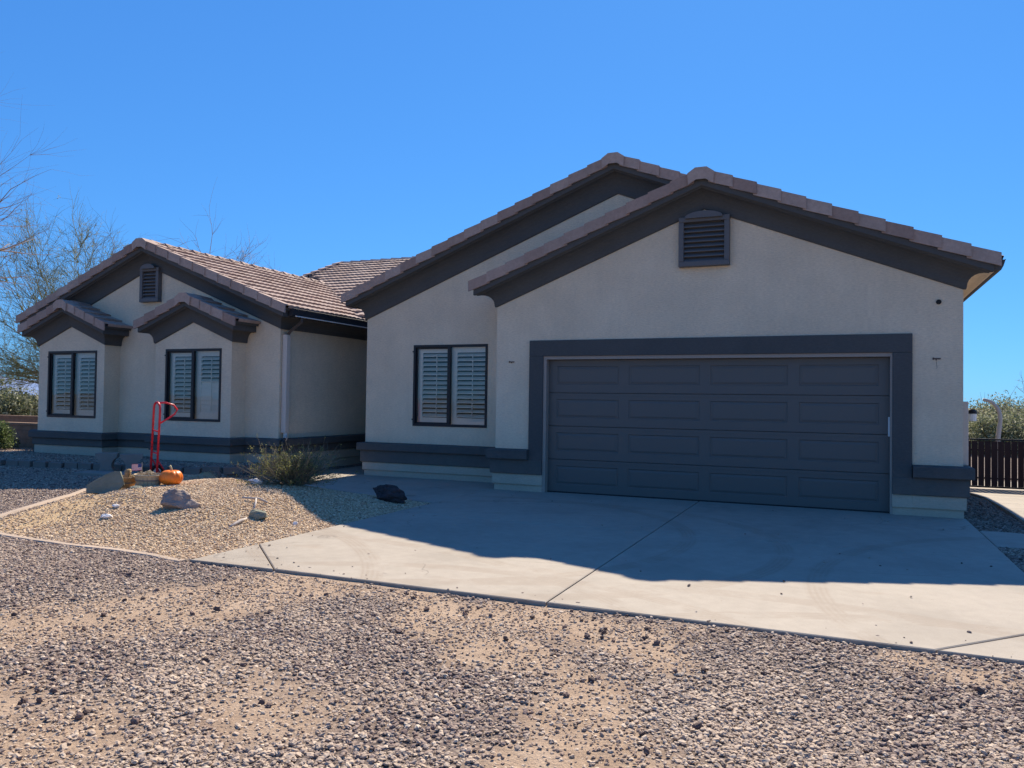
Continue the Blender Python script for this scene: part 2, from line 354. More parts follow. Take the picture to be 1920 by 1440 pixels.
def scatter(name,x0,x1,y0,y1,step,densf,label,cat,zoff=0.,**k):
    X=np.arange(x0,x1+1e-6,step); Y=np.arange(y0,y1+1e-6,step); V=[];D=[]
    for y in Y:
        for x in X:
            V.append((x,y,hgt(x,y)+zoff)); D.append(densf(x,y))
    n=len(X); F=[];
    for j in range(len(Y)-1):
        for i in range(n-1):
            q=(j*n+i,j*n+i+1,(j+1)*n+i+1,(j+1)*n+i)
            if max(D[a] for a in q)>0: F.append(q)
    me=bpy.data.meshes.new(name); me.from_pydata(V,[],F); a=me.attributes.new('dens','FLOAT','POINT'); a.data.foreach_set('value',D)
    me.materials.append(k['material'])
    o=bpy.data.objects.new(name,me); col.objects.link(o); o['kind']='stuff'; tag(o,label,cat)
    md=o.modifiers.new('g','NODES'); md.node_group=pebble_nodes(name,**k); return o
def d_purple(x,y):
    if in_hard(x,y) or inpoly(x,y,BED) or not inview(x,y): return 0
    if y>-1.6 and x<-9.5: return .75
    if x>1.4 and y>-.95: return 0
    d=dirt(x,y); cl=.78+.35*noise.fractal((x*.55,y*.55,1.),.6,2,3)
    return max(0.,min(1.,cl)*(1-.5*d)*(1-d)**1.2+.035)
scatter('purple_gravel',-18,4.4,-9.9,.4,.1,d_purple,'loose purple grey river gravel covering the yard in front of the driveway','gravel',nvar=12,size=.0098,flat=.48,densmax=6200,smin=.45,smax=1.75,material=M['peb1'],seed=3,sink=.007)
def d_tan(x,y):
    if not inpoly(x,y,BED): return 0
    if (x<-9.2 and y>-1.3): return 0
    t=math.exp(-((x+8.6)/.75)**2-((y+4.8)/.75)**2)*1.15+.6*math.exp(-((x+8.2)/.5)**2-((y+5.6)/.4)**2)
    t+=.5*noise.fractal((x*2.2,y*2.2,9.),.6,2,3)*math.exp(-((x+8.3)/1.5)**2)
    return max(.12,min(1,1-t))
scatter('tan_gravel',-10.6,-5.15,-6.3,-.6,.09,d_tan,'pale tan decorative gravel heaped over the raised bed left of the driveway','gravel',nvar=8,size=.0115,flat=.55,densmax=4800,smin=.55,smax=1.4,material=M['peb2'],seed=40,sink=.007)
def d_clod(x,y):
    if in_hard(x,y) or inpoly(x,y,BED) or not inview(x,y) or y>-5: return 0
    return .25+1.0*dirt(x,y)*(1 if x<-2.5 else .7)
scatter('dark_clods',-9,3,-9.9,-6.3,.12,d_clod,'scattered dark dirt clods and stones lying on the sandy wheel tracks','stones',zoff=.008,nvar=7,size=.023,flat=.72,densmax=14,smin=.35,smax=1.05,material=M['peb3'],seed=77,sink=.004)
def d_chip(x,y):
    if 1.47<x<2.07 and -.93<y<5.5: return 1
    return 0
scatter('brown_chips',1.4,2.2,-1,5.6,.08,d_chip,'brown gravel chips in the narrow strip beside the garage wall','gravel',nvar=6,size=.016,flat=.6,densmax=2600,smin=.6,smax=1.4,material=M['peb4'],seed=90,sink=.008)
def d_stray(x,y):
    if not(-5.15<x<1.4 and -6.2<y<-.2) or not inview(x,y): return 0
    e=min(y+6.2,(x+5.2)*1.2 if y<-1.9 else 9)
    return .05+math.exp(-(e/.16)**2)
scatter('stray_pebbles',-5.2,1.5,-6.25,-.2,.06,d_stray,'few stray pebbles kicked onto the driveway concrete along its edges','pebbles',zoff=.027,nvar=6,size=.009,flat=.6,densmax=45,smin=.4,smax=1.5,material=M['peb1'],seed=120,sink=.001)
# fine grit on the dirt
def d_grit(x,y):
    if in_hard(x,y) or inpoly(x,y,BED) or not inview(x,y,.2) or y>-6.2: return 0
    return min(1,dirt(x,y)*1.2)*max(.10,.32+.75*noise.noise((x*2.5,y*2.5,2)))
scatter('sandy_grit',-8.5,2.5,-9.9,-6.25,.12,d_grit,'fine pale grit and chips strewn on the bare sandy patches','grit',zoff=.002,nvar=6,size=.0092,flat=.5,densmax=4200,smin=.5,smax=1.4,material=M['peb5'],seed=55,sink=.003)

# ------------------------------------------------------------------ slabs
def slab(mb,pts,z0,z1,bev=.008):
    n=len(pts); cx=sum(p[0] for p in pts)/n; cy=sum(p[1] for p in pts)/n
    def ins(d):
        out=[]
        for i in range(n):
            p=Vector(pts[i]); a=(p-Vector(pts[i-1])).normalized(); b_=(Vector(pts[(i+1)%n])-p).normalized()
            na=Vector((-a.y,a.x)); nb=Vector((-b_.y,b_.x)); k=(na+nb); k=k/max(.3,k.dot(na)) if k.length>1e-6 else na
            out.append(p+k*d)
        return out
    i1=ins(bev)
    lo=[(p[0],p[1],z0) for p in pts]; mid=[(p[0],p[1],z1-bev*.7) for p in pts]; top=[(p[0],p[1],z1) for p in i1]
    mb.face(top)
    for i in range(n):
        j=(i+1)%n; mb.face([lo[i],lo[j],mid[j],mid[i]]); mb.face([mid[i],mid[j],top[j],top[i]])
J=.006
mb=MB()
slab(mb,[(-5.22,-2.93+J),(-1.93-J,-2.93+J),(-1.93-J,.16),(-5.22,.16)],-.12,0)
slab(mb,[(-1.93+J,-2.93+J),(1.45,-2.93+J),(1.45,.0),(.75,.0),(.75,.16),(-1.93+J,.16)],-.12,0)
slab(mb,[(-5.22,-5.42),(-4.34,-6.24),(-1.93-J,-6.24),(-1.93-J,-2.93-J),(-5.22,-2.93-J)],-.12,0)
slab(mb,[(-1.93+J,-6.24),(.50,-6.24),(1.06,-5.63),(1.45,-5.22),(1.45,-2.93-J),(-1.93+J,-2.93-J)],-.12,0)
slab(mb,[(-5.225,-5.432),(-5.24,-6.27),(-4.352,-6.245)],-.12,-.001,.006)
slab(mb,[(.515,-6.245),(1.455,-6.245),(1.455,-5.232)],-.12,-.001,.006)
mb.build('driveway',M['concrete'],kind='structure')
mb=MB()
slab(mb,[(-5.235,-1.90),(-5.235,.99),(-8.1,.99),(-9.15,.99),(-9.2,-.62),(-8.3,-.92),(-7.2,-1.34),(-6.6,-1.56)],-.12,-.004)
slab(mb,[(-9.15,1.0),(-8.2,1.0),(-8.2,6.0),(-9.55,6.0),(-9.55,1.2)],-.12,-.003)
mb.build('entry_walk',M['concrete2'],kind='structure')
mb=MB()
slab(mb,[(1.465,-2.04),(7,-2.04),(7,-.93),(1.465,-.93)],-.12,-.010)
mb.build('side_walk',M['concrete2'],kind='structure')
mb=MB()
ysl=[-.92,1,2,3,4,5,6,8]
for a,b_ in zip(ysl,ysl[1:]):
    za=hgt(2.8,a)+.045; zb=hgt(2.8,b_)+.045
    mb.hexa([(2.07,a,za-.12),(3.7,a,za-.12),(3.7,b_-.01,zb-.12),(2.07,b_-.01,zb-.12),(2.07,a,za),(3.7,a,za),(3.7,b_-.01,zb),(2.07,b_-.01,zb)])
mb.build('gate_path',M['concrete2'],kind='structure')
# mow curb round the bed
def curb(path,w=.095,h0=-.08,h1=.016):
    mb=MB(); P=[Vector(p) for p in path]; prof=[(-w/2,0),(-w/2,.8),(-w/3,1),(w/3,1),(w/2,.8),(w/2,0)]; R_=[]
    for i,p in enumerate(P):
        t=(P[min(i+1,len(P)-1)]-P[max(i-1,0)]).normalized(); nn=Vector((-t.y,t.x))
        gz=max(hgt(p.x+nn.x*.12,p.y+nn.y*.12),hgt(p.x-nn.x*.12,p.y-nn.y*.12))+.0; R_.append([(p.x+nn.x*a,p.y+nn.y*a,gz+h0+(h1-h0)*q+.006*noise.noise((p.x*3,p.y*3,1))) for a,q in prof])
    for a,b_ in zip(R_,R_[1:]):
        for k in range(5): mb.face([a[k],a[k+1],b_[k+1],b_[k]])
    mb.face(R_[0]); mb.face(R_[-1][::-1]); return mb
def smoothpath(P,n=6):
    out=[]
    for i in range(len(P)-1):
        p0=Vector(P[max(i-1,0)]);p1=Vector(P[i]);p2=Vector(P[i+1]);p3=Vector(P[min(i+2,len(P)-1)])
        for k in range(n):
            t=k/n; out.append(.5*((2*p1)+(p2-p0)*t+(2*p0-5*p1+4*p2-p3)*t*t+(3*p1-p0-3*p2+p3)*t**3))
    out.append(Vector(P[-1])); return out
o=curb(smoothpath([(-5.3,-6.30),(-6.0,-6.19),(-7.0,-6.22),(-7.9,-6.17),(-8.35,-6.1),(-8.68,-5.9),(-8.86,-5.5),(-9.02,-5.05),(-9.36,-4.35),(-9.82,-3.66),(-10.2,-2.9),(-10.46,-2.1),(-10.42,-1.5)])).build('concrete_curb',M['curb'])
tag(o,'narrow tan concrete curb edging the tan gravel bed','curb')

# ------------------------------------------------------------------ the house
house=empty('house',(-7,3,0))
tag(house,'low grey beige stucco house with dark trim, brown tiled gables and wide garage door','house')
HL=Vector((7,-3,0))
def part(mb,name,m,parent=None,**k):
    o=mb.build(name,m,None,**k); pr=parent or house
    o.parent=pr; o.matrix_parent_inverse=Matrix.Identity(4)
    if pr is house: o.location=HL
    else: o.location=(0,0,0)
    return o
S=.4
def gable_face(mb,y,x0,x1,zt,xc,holes=(),z0=-.1,depth=.14,m=0,sgn=1):
    """front wall in plane y; zt(x)=top height; rectangular holes with reveals"""
    xs_=sorted(set([x0,x1,xc]+[h[0] for h in holes]+[h[1] for h in holes]))
    xs_=[x for x in xs_ if x0<=x<=x1]
    for a,b_ in zip(xs_,xs_[1:]):
        hs=sorted([h for h in holes if h[0]<=a and h[1]>=b_],key=lambda h:h[2]); z=z0
        for h in hs:
            if h[2]>z: mb.face([(a,y,z),(b_,y,z),(b_,y,h[2]),(a,y,h[2])],m)
            z=h[3]
        mb.face([(a,y,z),(b_,y,z),(b_,y,zt(b_)),(a,y,zt(a))],m)
    for (a,b_,c,d) in holes:
        e=y+depth
        mb.face([(a,y,c),(a,y,d),(a,e,d),(a,e,c)],m); mb.face([(b_,y,d),(b_,y,c),(b_,e,c),(b_,e,d)],m)
        mb.face([(a,y,d),(b_,y,d),(b_,e,d),(a,e,d)],m); mb.face([(b_,y,c),(a,y,c),(a,e,c),(b_,e,c)],m)
def gt(xc,apex): return lambda x: apex-S*abs(x-xc)
G=dict(xc=-1.87,hw=3.29,o=.33,top=4.80,y=0.,drop=.54)
Mn=dict(xc=-3.43,hw=4.85,o=.33,top=5.47,y=.95,drop=.60)
Wg=dict(xc=-12.82,hw=3.25,o=.32,top=4.565,y=.04,drop=.56)
B1=dict(xc=-14.62,hw=.96,o=.27,top=3.375,y=-.33,drop=.545)
B2=dict(xc=-11.315,hw=.945,o=.27,top=3.375,y=-.33,drop=.545)
HOLE_G=(-4.34,.60,-.2,2.135)
W1=(-7.26,-5.76,.945,2.425); WB1=(-15.30,-13.87,.96,2.33); WB2=(-12.0,-10.61,.96,2.33)
YB=13.5
mb=MB()
gable_face(mb,0,-5.16,1.42,gt(G['xc'],G['top']-.12),G['xc'],[HOLE_G],depth=.13)
mb.face([(-5.16,0,-.1),(-5.16,1.2,-.1),(-5.16,1.2,3.3),(-5.16,0,3.3)])
mb.face([(1.42,0,-.4),(1.42,0,3.3),(1.42,YB,3.3),(1.42,YB,-.4)])
part(mb,'garage_wall',M['stucco'])
mb=MB()
gable_face(mb,.95,-8.28,-4.9,gt(Mn['xc'],Mn['top']-.12),Mn['xc'],[W1],depth=.10)
gable_face(mb,.95,-4.9,1.42,gt(Mn['xc'],Mn['top']-.12),Mn['xc'],z0=2.6)
mb.face([(-8.28,.95,-.1),(-8.28,YB,-.1),(-8.28,YB,3.4),(-8.28,.95,3.4)])
gable_face(mb,YB,-8.28,1.42,gt(Mn['xc'],Mn['top']-.12),Mn['xc'],z0=-.5)
part(mb,'main_wall',M['stucco'])
mb=MB()
gable_face(mb,.04,-16.07,-9.57,gt(Wg['xc'],Wg['top']-.12),Wg['xc'])
mb.face([(-16.07,.04,-.1),(-16.07,10,-.1),(-16.07,10,3.2),(-16.07,.04,3.2)])
mb.face([(-9.57,.04,-.1),(-9.57,.04,3.15),(-9.57,6,3.15),(-9.57,6,-.1)])
part(mb,'wing_wall',M['stucco'])
mb=MB()
mb.face([(-9.57,6,-.1),(-8.28,6,-.1),(-8.28,6,4.55),(-9.57,6,4.55)])
part(mb,'entry_wall',M['stucco'])
mb=MB()
mb.face([(-14.0,8,2.5),(-14.0,14,2.5),(-14.0,14,3.4),(-14.0,11.2,4.4),(-14,8.4,5.5),(-14,6.0,4.6)])
part(mb,'roof_gable_wall',M['stucco'])
mb=MB()
mb.face([(-16.07,10,-.1),(-16.07,YB,-.1),(-16.07,YB,3.2),(-16.07,10,3.2)])
mb.face([(-16.07,YB,-.1),(-8.28,YB,-.1),(-8.28,YB,3.3),(-16.07,YB,3.3)])
part(mb,'rear_wall',M['stucco'])
for b_,w,nm in ((B1,WB1,'bay_wall'),(B2,WB2,'bay_wall')):
    mb=MB(); x0=b_['xc']-b_['hw']; x1=b_['xc']+b_['hw']
    gable_face(mb,-.33,x0,x1,gt(b_['xc'],b_['top']-.12),b_['xc'],[w],depth=.08)
    zt=b_['top']-.12-S*b_['hw']
    mb.face([(x0,-.33,-.1),(x0,.04,-.1),(x0,.04,zt),(x0,-.33,zt)]); mb.face([(x1,-.33,-.1),(x1,-.33,zt),(x1,.04,zt),(x1,.04,-.1)])
    part(mb,nm,M['stucco'])

# cornices -----------------------------------------------------------
def cprof(o,drop):
    p=[(o-.035,.13),(o-.035,.255),(o-.05,.268),(o-.075,.272)]
    r0=o-.085; d0=.285; d1=drop-.035
    for k in range(8):
        t=k/7*math.pi/2; p.append((.035+(r0-.035)*(1-math.sin(t)),d0+(d1-d0)*(1-math.cos(t))))
    p+=[(.030,drop-.01),(.022,drop),(0,drop+.004)]
    return p
def cornice(g,yback,name='cornice',side_mat=None,sides=(True,True)):
    mb=MB(); ms=MB(); pr=cprof(g['o'],g['drop']); xc,hw,top,y=g['xc'],g['hw'],g['top'],g['y']
    rows=[]
    for (q,d) in pr:
        ze=top-S*(hw+q)-d; rows.append([(xc-hw-q,yback,ze),(xc-hw-q,y-q,ze),(xc,y-q,top-d),(xc+hw+q,y-q,ze),(xc+hw+q,yback,ze)])
    for a,b_ in zip(rows,rows[1:]):
        for k in range(4):
            if k==0 and not sides[0]: continue
            if k==3 and not sides[1]: continue
            tgt=ms if (k in (0,3) and side_mat) else mb
            n=1
            tgt.face([b_[k],b_[k+1],a[k+1],a[k]])
    # soffit closing behind fascia top
    part(mb,name,M['trim'])
    if side_mat: part(ms,'eave_soffit',side_mat)
cornice(G,YB,side_mat=M['stucco'],sides=(False,True)); cornice(Mn,YB,sides=(True,False)); cornice(Wg,9.5,'cornice'); cornice(B1,.04,'bay_cornice'); cornice(B2,.04,'bay_cornice')

# roofs ---------------------------------------------------------------
def slope_tiles(mb,O,U,Vv,ul,vl,inside=None,w=.30,e=.345):
    O=Vector(O);U=Vector(U).normalized();Vv=Vector(Vv).normalized();Nn=U.cross(Vv)
    if Nn.z<0: Nn=-Nn
    pr=[(0,0),(.10,.010),(.25,.014),(.40,.010),(.5,.001),(.60,.010),(.75,.014),(.90,.010),(1,0)]
    rows=int(math.ceil(vl/e)); cols=int(math.ceil(ul/w))+1
    for j in range(rows):
        v0=j*e-.03; v1=min(v0+e+.06,vl)
        for i in range(cols):
            u0=i*w-(w*.5 if j%2 else 0); a0=max(0,u0); a1=min(ul,u0+w)
            if a1-a0<.06: continue
            if inside and not inside((a0+a1)/2,(v0+v1)/2): continue
            c=rnd.random(); lift=.050+rnd.uniform(-.004,.006); up=.006
            lo=[];hi=[];bt=[]
            for s_,z in pr:
                u=a0+(a1-a0)*s_; jit=rnd.uniform(-.0015,.0015)
                lo.append(O+U*(u)+Vv*(v0+jit)+Nn*(lift+z)); hi.append(O+U*u+Vv*v1+Nn*(up+z)); bt.append(O+U*u+Vv*v0+Nn*(.004))
            for k in range(len(pr)-1):
                mb.face([lo[k],lo[k+1],hi[k+1],hi[k]],0,c); mb.face([bt[k],bt[k+1],lo[k+1],lo[k]],0,c)
def deck(mb,O,U,Vv,ul,vl,th=.05):
    O=Vector(O);U=Vector(U).normalized();Vv=Vector(Vv).normalized();Nn=U.cross(Vv)
    if Nn.z<0: Nn=-Nn
    a=[O,O+U*ul,O+U*ul+Vv*vl,O+Vv*vl]; lo=[p-Nn*th for p in a]; mb.hexa([*lo,*a])
def rake(mb,plow,phigh,yf,n=None,h=.165,dep=.15,ydir=-1,ext=.0):
    """barge tiles from the eave end up to the apex; yf = outer face"""
    a=Vector((plow[0],0,plow[1])); b_=Vector((phigh[0],0,phigh[1])); L=(b_-a).length; n=n or max(2,round(L/.335)); t=(b_-a)/L; nn=Vector((-t.z,0,t.x))
    if nn.z<0: nn=-nn
    st=L/n
    for k in range(n):
        s0=k*st-.012; s1=(k+1)*st+.03; c=rnd.random(); l0=.016+rnd.uniform(-.004,.004); l1=-.004
        if k==n-1: s1=L+.0
        A=a+t*s0; B_=a+t*s1; j=rnd.uniform(-.003,.003)
        y0=yf+ydir*(.012+j); y1=yf+ydir*(-.010+j)
        def P(p,lift,y,dn): return (p.x+nn.x*(lift)-0, y, p.z+nn.z*lift-dn)
        # vertical leg
        th=.028
        pts=[P(A,l0,y0,h),P(B_,l1,y1,h),P(B_,l1,y1-ydir*th,h),P(A,l0,y0-ydir*th,h),P(A,l0,y0,0),P(B_,l1,y1,0),P(B_,l1,y1-ydir*th,0),P(A,l0,y0-ydir*th,0)]
        mb.hexa(pts,0,c)
        # top leg
        y0b=y0-ydir*th; y1b=y1-ydir*th
        pts=[P(A,l0,y0b,.03),P(B_,l1,y1b,.03),P(B_,l1,yf-ydir*dep,.03),P(A,l0,yf-ydir*dep,.03),P(A,l0,y0b,0),P(B_,l1,y1b,0),P(B_,l1,yf-ydir*dep,0),P(A,l0,yf-ydir*dep,0)]
        mb.hexa(pts,0,c)
def ridge_caps(mb,p0,p1,w=.15,e=.36,first=None,S_=.4):
    p0=Vector(p0);p1=Vector(p1);L=(p1-p0).length;t=(p1-p0)/L; side=t.cross(Vector((0,0,1))).normalized(); n=max(1,round(L/e)); st=L/n
    for k in range(n):
        a=p0+t*(k*st-.02); b_=p0+t*((k+1)*st+.05); c=rnd.random(); la=.062+rnd.uniform(-.004,.004); lb=.030
        prof=[(-w,-w*S_*1.0-.012),(-w*.45,.0),(w*.45,.0),(w,-w*S_*1.0-.012)]
        A=[a+side*q+Vector((0,0,la+z)) for q,z in prof]; B_=[b_+side*q+Vector((0,0,lb+z)) for q,z in prof]
        A2=[p-Vector((0,0,.03)) for p in A]
        for i in range(3): mb.face([A[i],A[i+1],B_[i+1],B_[i]],0,c); mb.face([A2[i],A2[i+1],A[i+1],A[i]],0,c)
def gable_roof(g,yb,rakes=True,left=True,right=True,capcut=0,back=False,yr=None):
    xc,hw,o,top,y=g['xc'],g['hw'],g['o'],g['top'],g['y']
    yf=y-o; dz=.075; cs=math.cos(math.atan(S)); sl=(hw+o)/cs
    mb=MB(); md=MB()
    for sgn,on in ((-1,left),(1,right)):
        if not on: continue
        O=(xc+sgn*(hw+o+.03),yf+.06,top-dz-S*(hw+o+.03)); U=(0,1,0); Vv=(-sgn,0,S)
        slope_tiles(mb,O,U,Vv,yb-yf-.06,sl+.03); deck(md,(O[0],yf+.04,O[2]),U,Vv,yb-yf-.04,sl+.03)
    rf=part(mb,'roof' if g in (G,Mn,Wg) else 'bay_roof',M['tile']); part(md,'roof_deck',M['trim'])
    mr=MB()
    for sgn in (-1,1):
        rake(mr,(xc+sgn*(hw+o+.02),top-.02-S*(hw+o+.02)),(xc+sgn*.10,top-.02-S*.10),yf)
        if back: rake(mr,(xc+sgn*(hw+o+.02),top-.02-S*(hw+o+.02)),(xc+sgn*.10,top-.02-S*.10),yb,ydir=1)
    # apex cap tile
    q=.19; th=.02
    for (ya,yb_,c,l) in ((yf-.028,yf+.30,.55,.006),):
        prof=[(-q,-S*q+l),(-q*.42,l+.0),(q*.42,l),(q,-S*q+l)]
        A=[(xc+a,ya,top-.026+z) for a,z in prof]; B_=[(xc+a,yb_,top-.034+z) for a,z in prof]
        for i in range(3): mr.face([A[i],A[i+1],B_[i+1],B_[i]],0,c)
        lowf=[(xc+q*.92,ya,top-.190-S*q*.92),(xc+q*.35,ya,top-.192),(xc-q*.35,ya,top-.192),(xc-q*.92,ya,top-.190-S*q*.92)]
        for i in range(3): mr.face([A[i],lowf[3-i],lowf[2-i],A[i+1]],0,c)
        for s_ in (0,3):
            lf=lowf[3] if s_==0 else lowf[0]
            mr.face([A[s_],(A[s_][0],ya+.03,A[s_][2]),(lf[0],ya+.03,lf[2]),lf],0,c)
    part(mr,'rake_tiles',M['tile'])
    mc=MB(); ridge_caps(mc,(xc,yf+.22,top-dz+.0),(xc,yr or yb,top-dz)); part(mc,'ridge_caps',M['tile'])
gable_roof(G,YB+.3 if False else 9.0,yr=2.6); gable_roof(Mn,YB+.3,back=True); gable_roof(Wg,9.8,yr=5.75,back=False); gable_roof(B1,.04); gable_roof(B2,.04)
# great-room roof behind the wing
yE,zE=2.0,3.10-.07; yR=8.4; zR=zE+S*(yR-yE); cs=math.cos(math.atan(S))
mb=MB(); ul=12.0
def ins(u,v):
    x=-14.2+u; y=yE+v*cs
    if x>-9.3 and y<5.6: return False
    if y<4.0-(x+9.9)*1.0-1.3 : return False
    return x<-3.4
slope_tiles(mb,(-14.2,yE,zE),(1,0,0),(0,1,S),ul,(yR-yE)/cs,ins)
slope_tiles(mb,(-14.2,2*yR-yE,zE),(1,0,0),(0,-1,S),ul,(yR-yE)/cs,lambda u,v:-14.2+u<-3.4)
part(mb,'great_room_roof',M['tile'])
mb=MB()
mb.face([(-14.2,5.6,zE+S*3.6-.004),(-12.9,5.75,zE+S*3.75-.004),(-10.6,3.45,zE+S*1.45-.004),(-9.32,2.3,zE+S*.3-.004),(-9.32,5.6,zE+S*3.6-.004),(-3.4,5.6,zE+S*3.6-.004),(-3.4,yR,zR-.004),(-14.2,yR,zR-.004)])
mb.face([(-14.2,yR,zR-.004),(-3.4,yR,zR-.004),(-3.4,2*yR-yE,zE),(-14.2,2*yR-yE,zE)])
part(mb,'roof_deck',M['trim'])
mb=MB(); ridge_caps(mb,(-14.2,yR,zR),(-3.4,yR,zR))
for s0,s1 in (((5.6),(yR-.1)),):
    n=8
    for k in range(n):
        ya=s0+(s1-s0)*k/n-.02; yb_=s0+(s1-s0)*(k+1)/n+.03; c=rnd.random()
        za=zE+S*(ya-yE); zb=zE+S*(yb_-yE)
        mb.hexa([(-14.27,ya,za-.10),(-14.1,ya,za-.10),(-14.1,yb_,zb-.12),(-14.27,yb_,zb-.12),(-14.27,ya,za+.11),(-14.1,ya,za+.11),(-14.1,yb_,zb+.075),(-14.27,yb_,zb+.075)],0,c)
part(mb,'ridge_caps',M['tile'])

# base bands ------------------------------------------------------------
def sweep(mb,path,prof,closed=False,m=0):
    P=[Vector(p) for p in path]; n=len(P); rows=[]
    for i,p in enumerate(P):
        d0=(p-P[i-1]).normalized() if i>0 else (P[1]-p).normalized(); d1=(P[i+1]-p).normalized() if i<n-1 else d0
        n0=Vector((d0.y,-d0.x)); n1=Vector((d1.y,-d1.x)); k=(n0+n1)/max(.2,1+n0.dot(n1))
        rows.append([(p.x+k.x*q,p.y+k.y*q,z) for q,z in prof])
    for a,b_ in zip(rows,rows[1:]):
        for i in range(len(prof)-1): mb.face([a[i],a[i+1],b_[i+1],b_[i]],m)
    for r_ in (rows[0],rows[-1]): mb.face(r_,m)
def base(path,cap,c2,band,light,gnd,name=True):
    r=.012
    mb=MB(); sweep(mb,path,[(0,cap+.01),(.105,cap),(.118,cap-r),(.118,c2+r),(.108,c2),(.062,c2),(.066,c2-r),(.066,band+r),(.058,band),(0,band)]); part(mb,'base_band',M['trim'])
    mb=MB(); sweep(mb,path,[(0,band+.002),(.030,band-.002),(.036,band-.012),(.034,light+.01),(.028,light),(.008,light-.004),(.008,gnd-.15),(0,gnd-.15)]); part(mb,'foundation_trim',M['stucco_light'])
base([(-5.16,1.0),(-5.16,0),(-4.57,0)],.655,.50,.27,.10,0)
base([(.84,0),(1.42,0),(1.42,YB)],.655,.50,.27,.10,-.02)
# continuation of band below trim legs
base([(-8.28,YB),(-8.28,.95),(-5.16,.95)],.61,.47,.25,.10,0)
x1,x2=B1['xc']-B1['hw'],B1['xc']+B1['hw']; x3,x4=B2['xc']-B2['hw'],B2['xc']+B2['hw']
base([(-16.07,9),(-16.07,.04),(x1,.04),(x1,-.33),(x2,-.33),(x2,.04),(x3,.04),(x3,-.33),(x4,-.33),(x4,.04),(-9.57,.04),(-9.57,6.0)],.665,.53,.385,.20,.12)

# garage surround and door ----------------------------------------------
mb=MB()
mb.box(-4.575,.835,-.045,.0,2.135,2.385); mb.box(-4.575,-4.34,-.045,.0,.27,2.135); mb.box(.60,.835,-.045,.0,.27,2.135)
mb.box(.60,.85,-.066,-.045,.27,.49); mb.box(-4.58,-4.34,-.066,-.045,.27,.49)
part(mb,'door_surround',M['trim'],bevel=.008)
mb=MB(); mb.box(-4.57,-4.34,-.036,0,.10,.268); mb.box(-4.57,-4.34,-.012,0,-.05,.10); part(mb,'foundation_trim',M['stucco_light'],bevel=.005); mb=MB(); mb.box(.60,.84,-.036,0,.10,.268); mb.box(.60,.84,-.012,0,-.05,.10)
part(mb,'foundation_trim',M['stucco_light'],bevel=.005)
mb=MB(); mb.box(-4.345,-4.29,-.02,.13,-.02,2.135); mb.box(.575,.605,-.02,.13,-.02,2.135); mb.box(-4.29,.575,-.02,.13,2.085,2.14)
M['jamb']=paint('jamb_paint',(.34,.28,.235),.7,.1); part(mb,'door_jamb',M['jamb'])
door=empty('garage_door',(0,0,0)); door.parent=house; door.location=HL
yD=.095
mb=MB(); nsec=4; H=2.085; dx0,dx1=-4.29,.575; W_=dx1-dx0
for s_ in range(nsec):
    z0=s_*H/nsec+.0; z1=(s_+1)*H/nsec; hh=z1-z0
    # panel rectangles
    cols_=4; px=[dx0+W_*k/cols_ for k in range(cols_+1)]
    rect=[]
    for k in range(cols_):
        a=px[k]+(.13 if k==0 else .075); b_=px[k+1]-(.13 if k==3 else .075); rect.append((a,b_,z0+.13,z1-.10))
    g_=.006
    xs_=sorted([dx0,dx1]+[r[0] for r in rect]+[r[1] for r in rect])
    for a,b_ in zip(xs_,xs_[1:]):
        hit=[r for r in rect if r[0]<=a+1e-6 and r[1]>=b_-1e-6]
        if hit:
            r=hit[0]; mb.face([(a,yD,z0+g_),(b_,yD,z0+g_),(b_,yD,r[2]),(a,yD,r[2])]); mb.face([(a,yD,r[3]),(b_,yD,r[3]),(b_,yD,z1-g_),(a,yD,z1-g_)])
            # step in, then bevel out
            i1,i2=.010,.046; d1,d2=.010,.002
            def ring(i,d): return [(r[0]+i,yD+d,r[2]+i),(r[1]-i,yD+d,r[2]+i),(r[1]-i,yD+d,r[3]-i),(r[0]+i,yD+d,r[3]-i)]
            A=ring(0,0);B_=ring(i1,d1);C_=ring(i1+.008,d1);D_=ring(i2,d2)
            for X,Y in ((A,B_),(B_,C_),(C_,D_)):
                for q in range(4): mb.face([X[q],X[(q+1)%4],Y[(q+1)%4],Y[q]])
            mb.face(D_)
        else: mb.face([(a,yD,z0+g_),(b_,yD,z0+g_),(b_,yD,z1-g_),(a,yD,z1-g_)])
    # section joint: tongue
    mb.face([(dx0,yD,z1-g_),(dx1,yD,z1-g_),(dx1,yD+.016,z1-.001),(dx0,yD+.016,z1-.001)])
    mb.face([(dx0,yD+.016,z0+.001),(dx1,yD+.016,z0+.001),(dx1,yD,z0+g_),(dx0,yD,z0+g_)])
    mb.face([(dx0,yD+.017,z0),(dx1,yD+.017,z0),(dx1,yD+.017,z1),(dx0,yD+.017,z1)])
    # extra shadow line moulding
    if s_<3: mb.box(dx0,dx1,yD-.004,yD+.003,z1-.045,z1-.038)
o=mb.build('door_panels',M['door']); o.parent=door
mb=MB(); mb.box(dx0,dx1,yD-.01,yD+.03,-.004,.018); o=mb.build('bottom_seal',M['rubber']); o.parent=door
mb=MB(); mb.box(.555,.585,yD-.035,yD-.005,1.02,1.28); o=mb.build('door_sensor_cover',M['white'],bevel=.004); o.parent=door
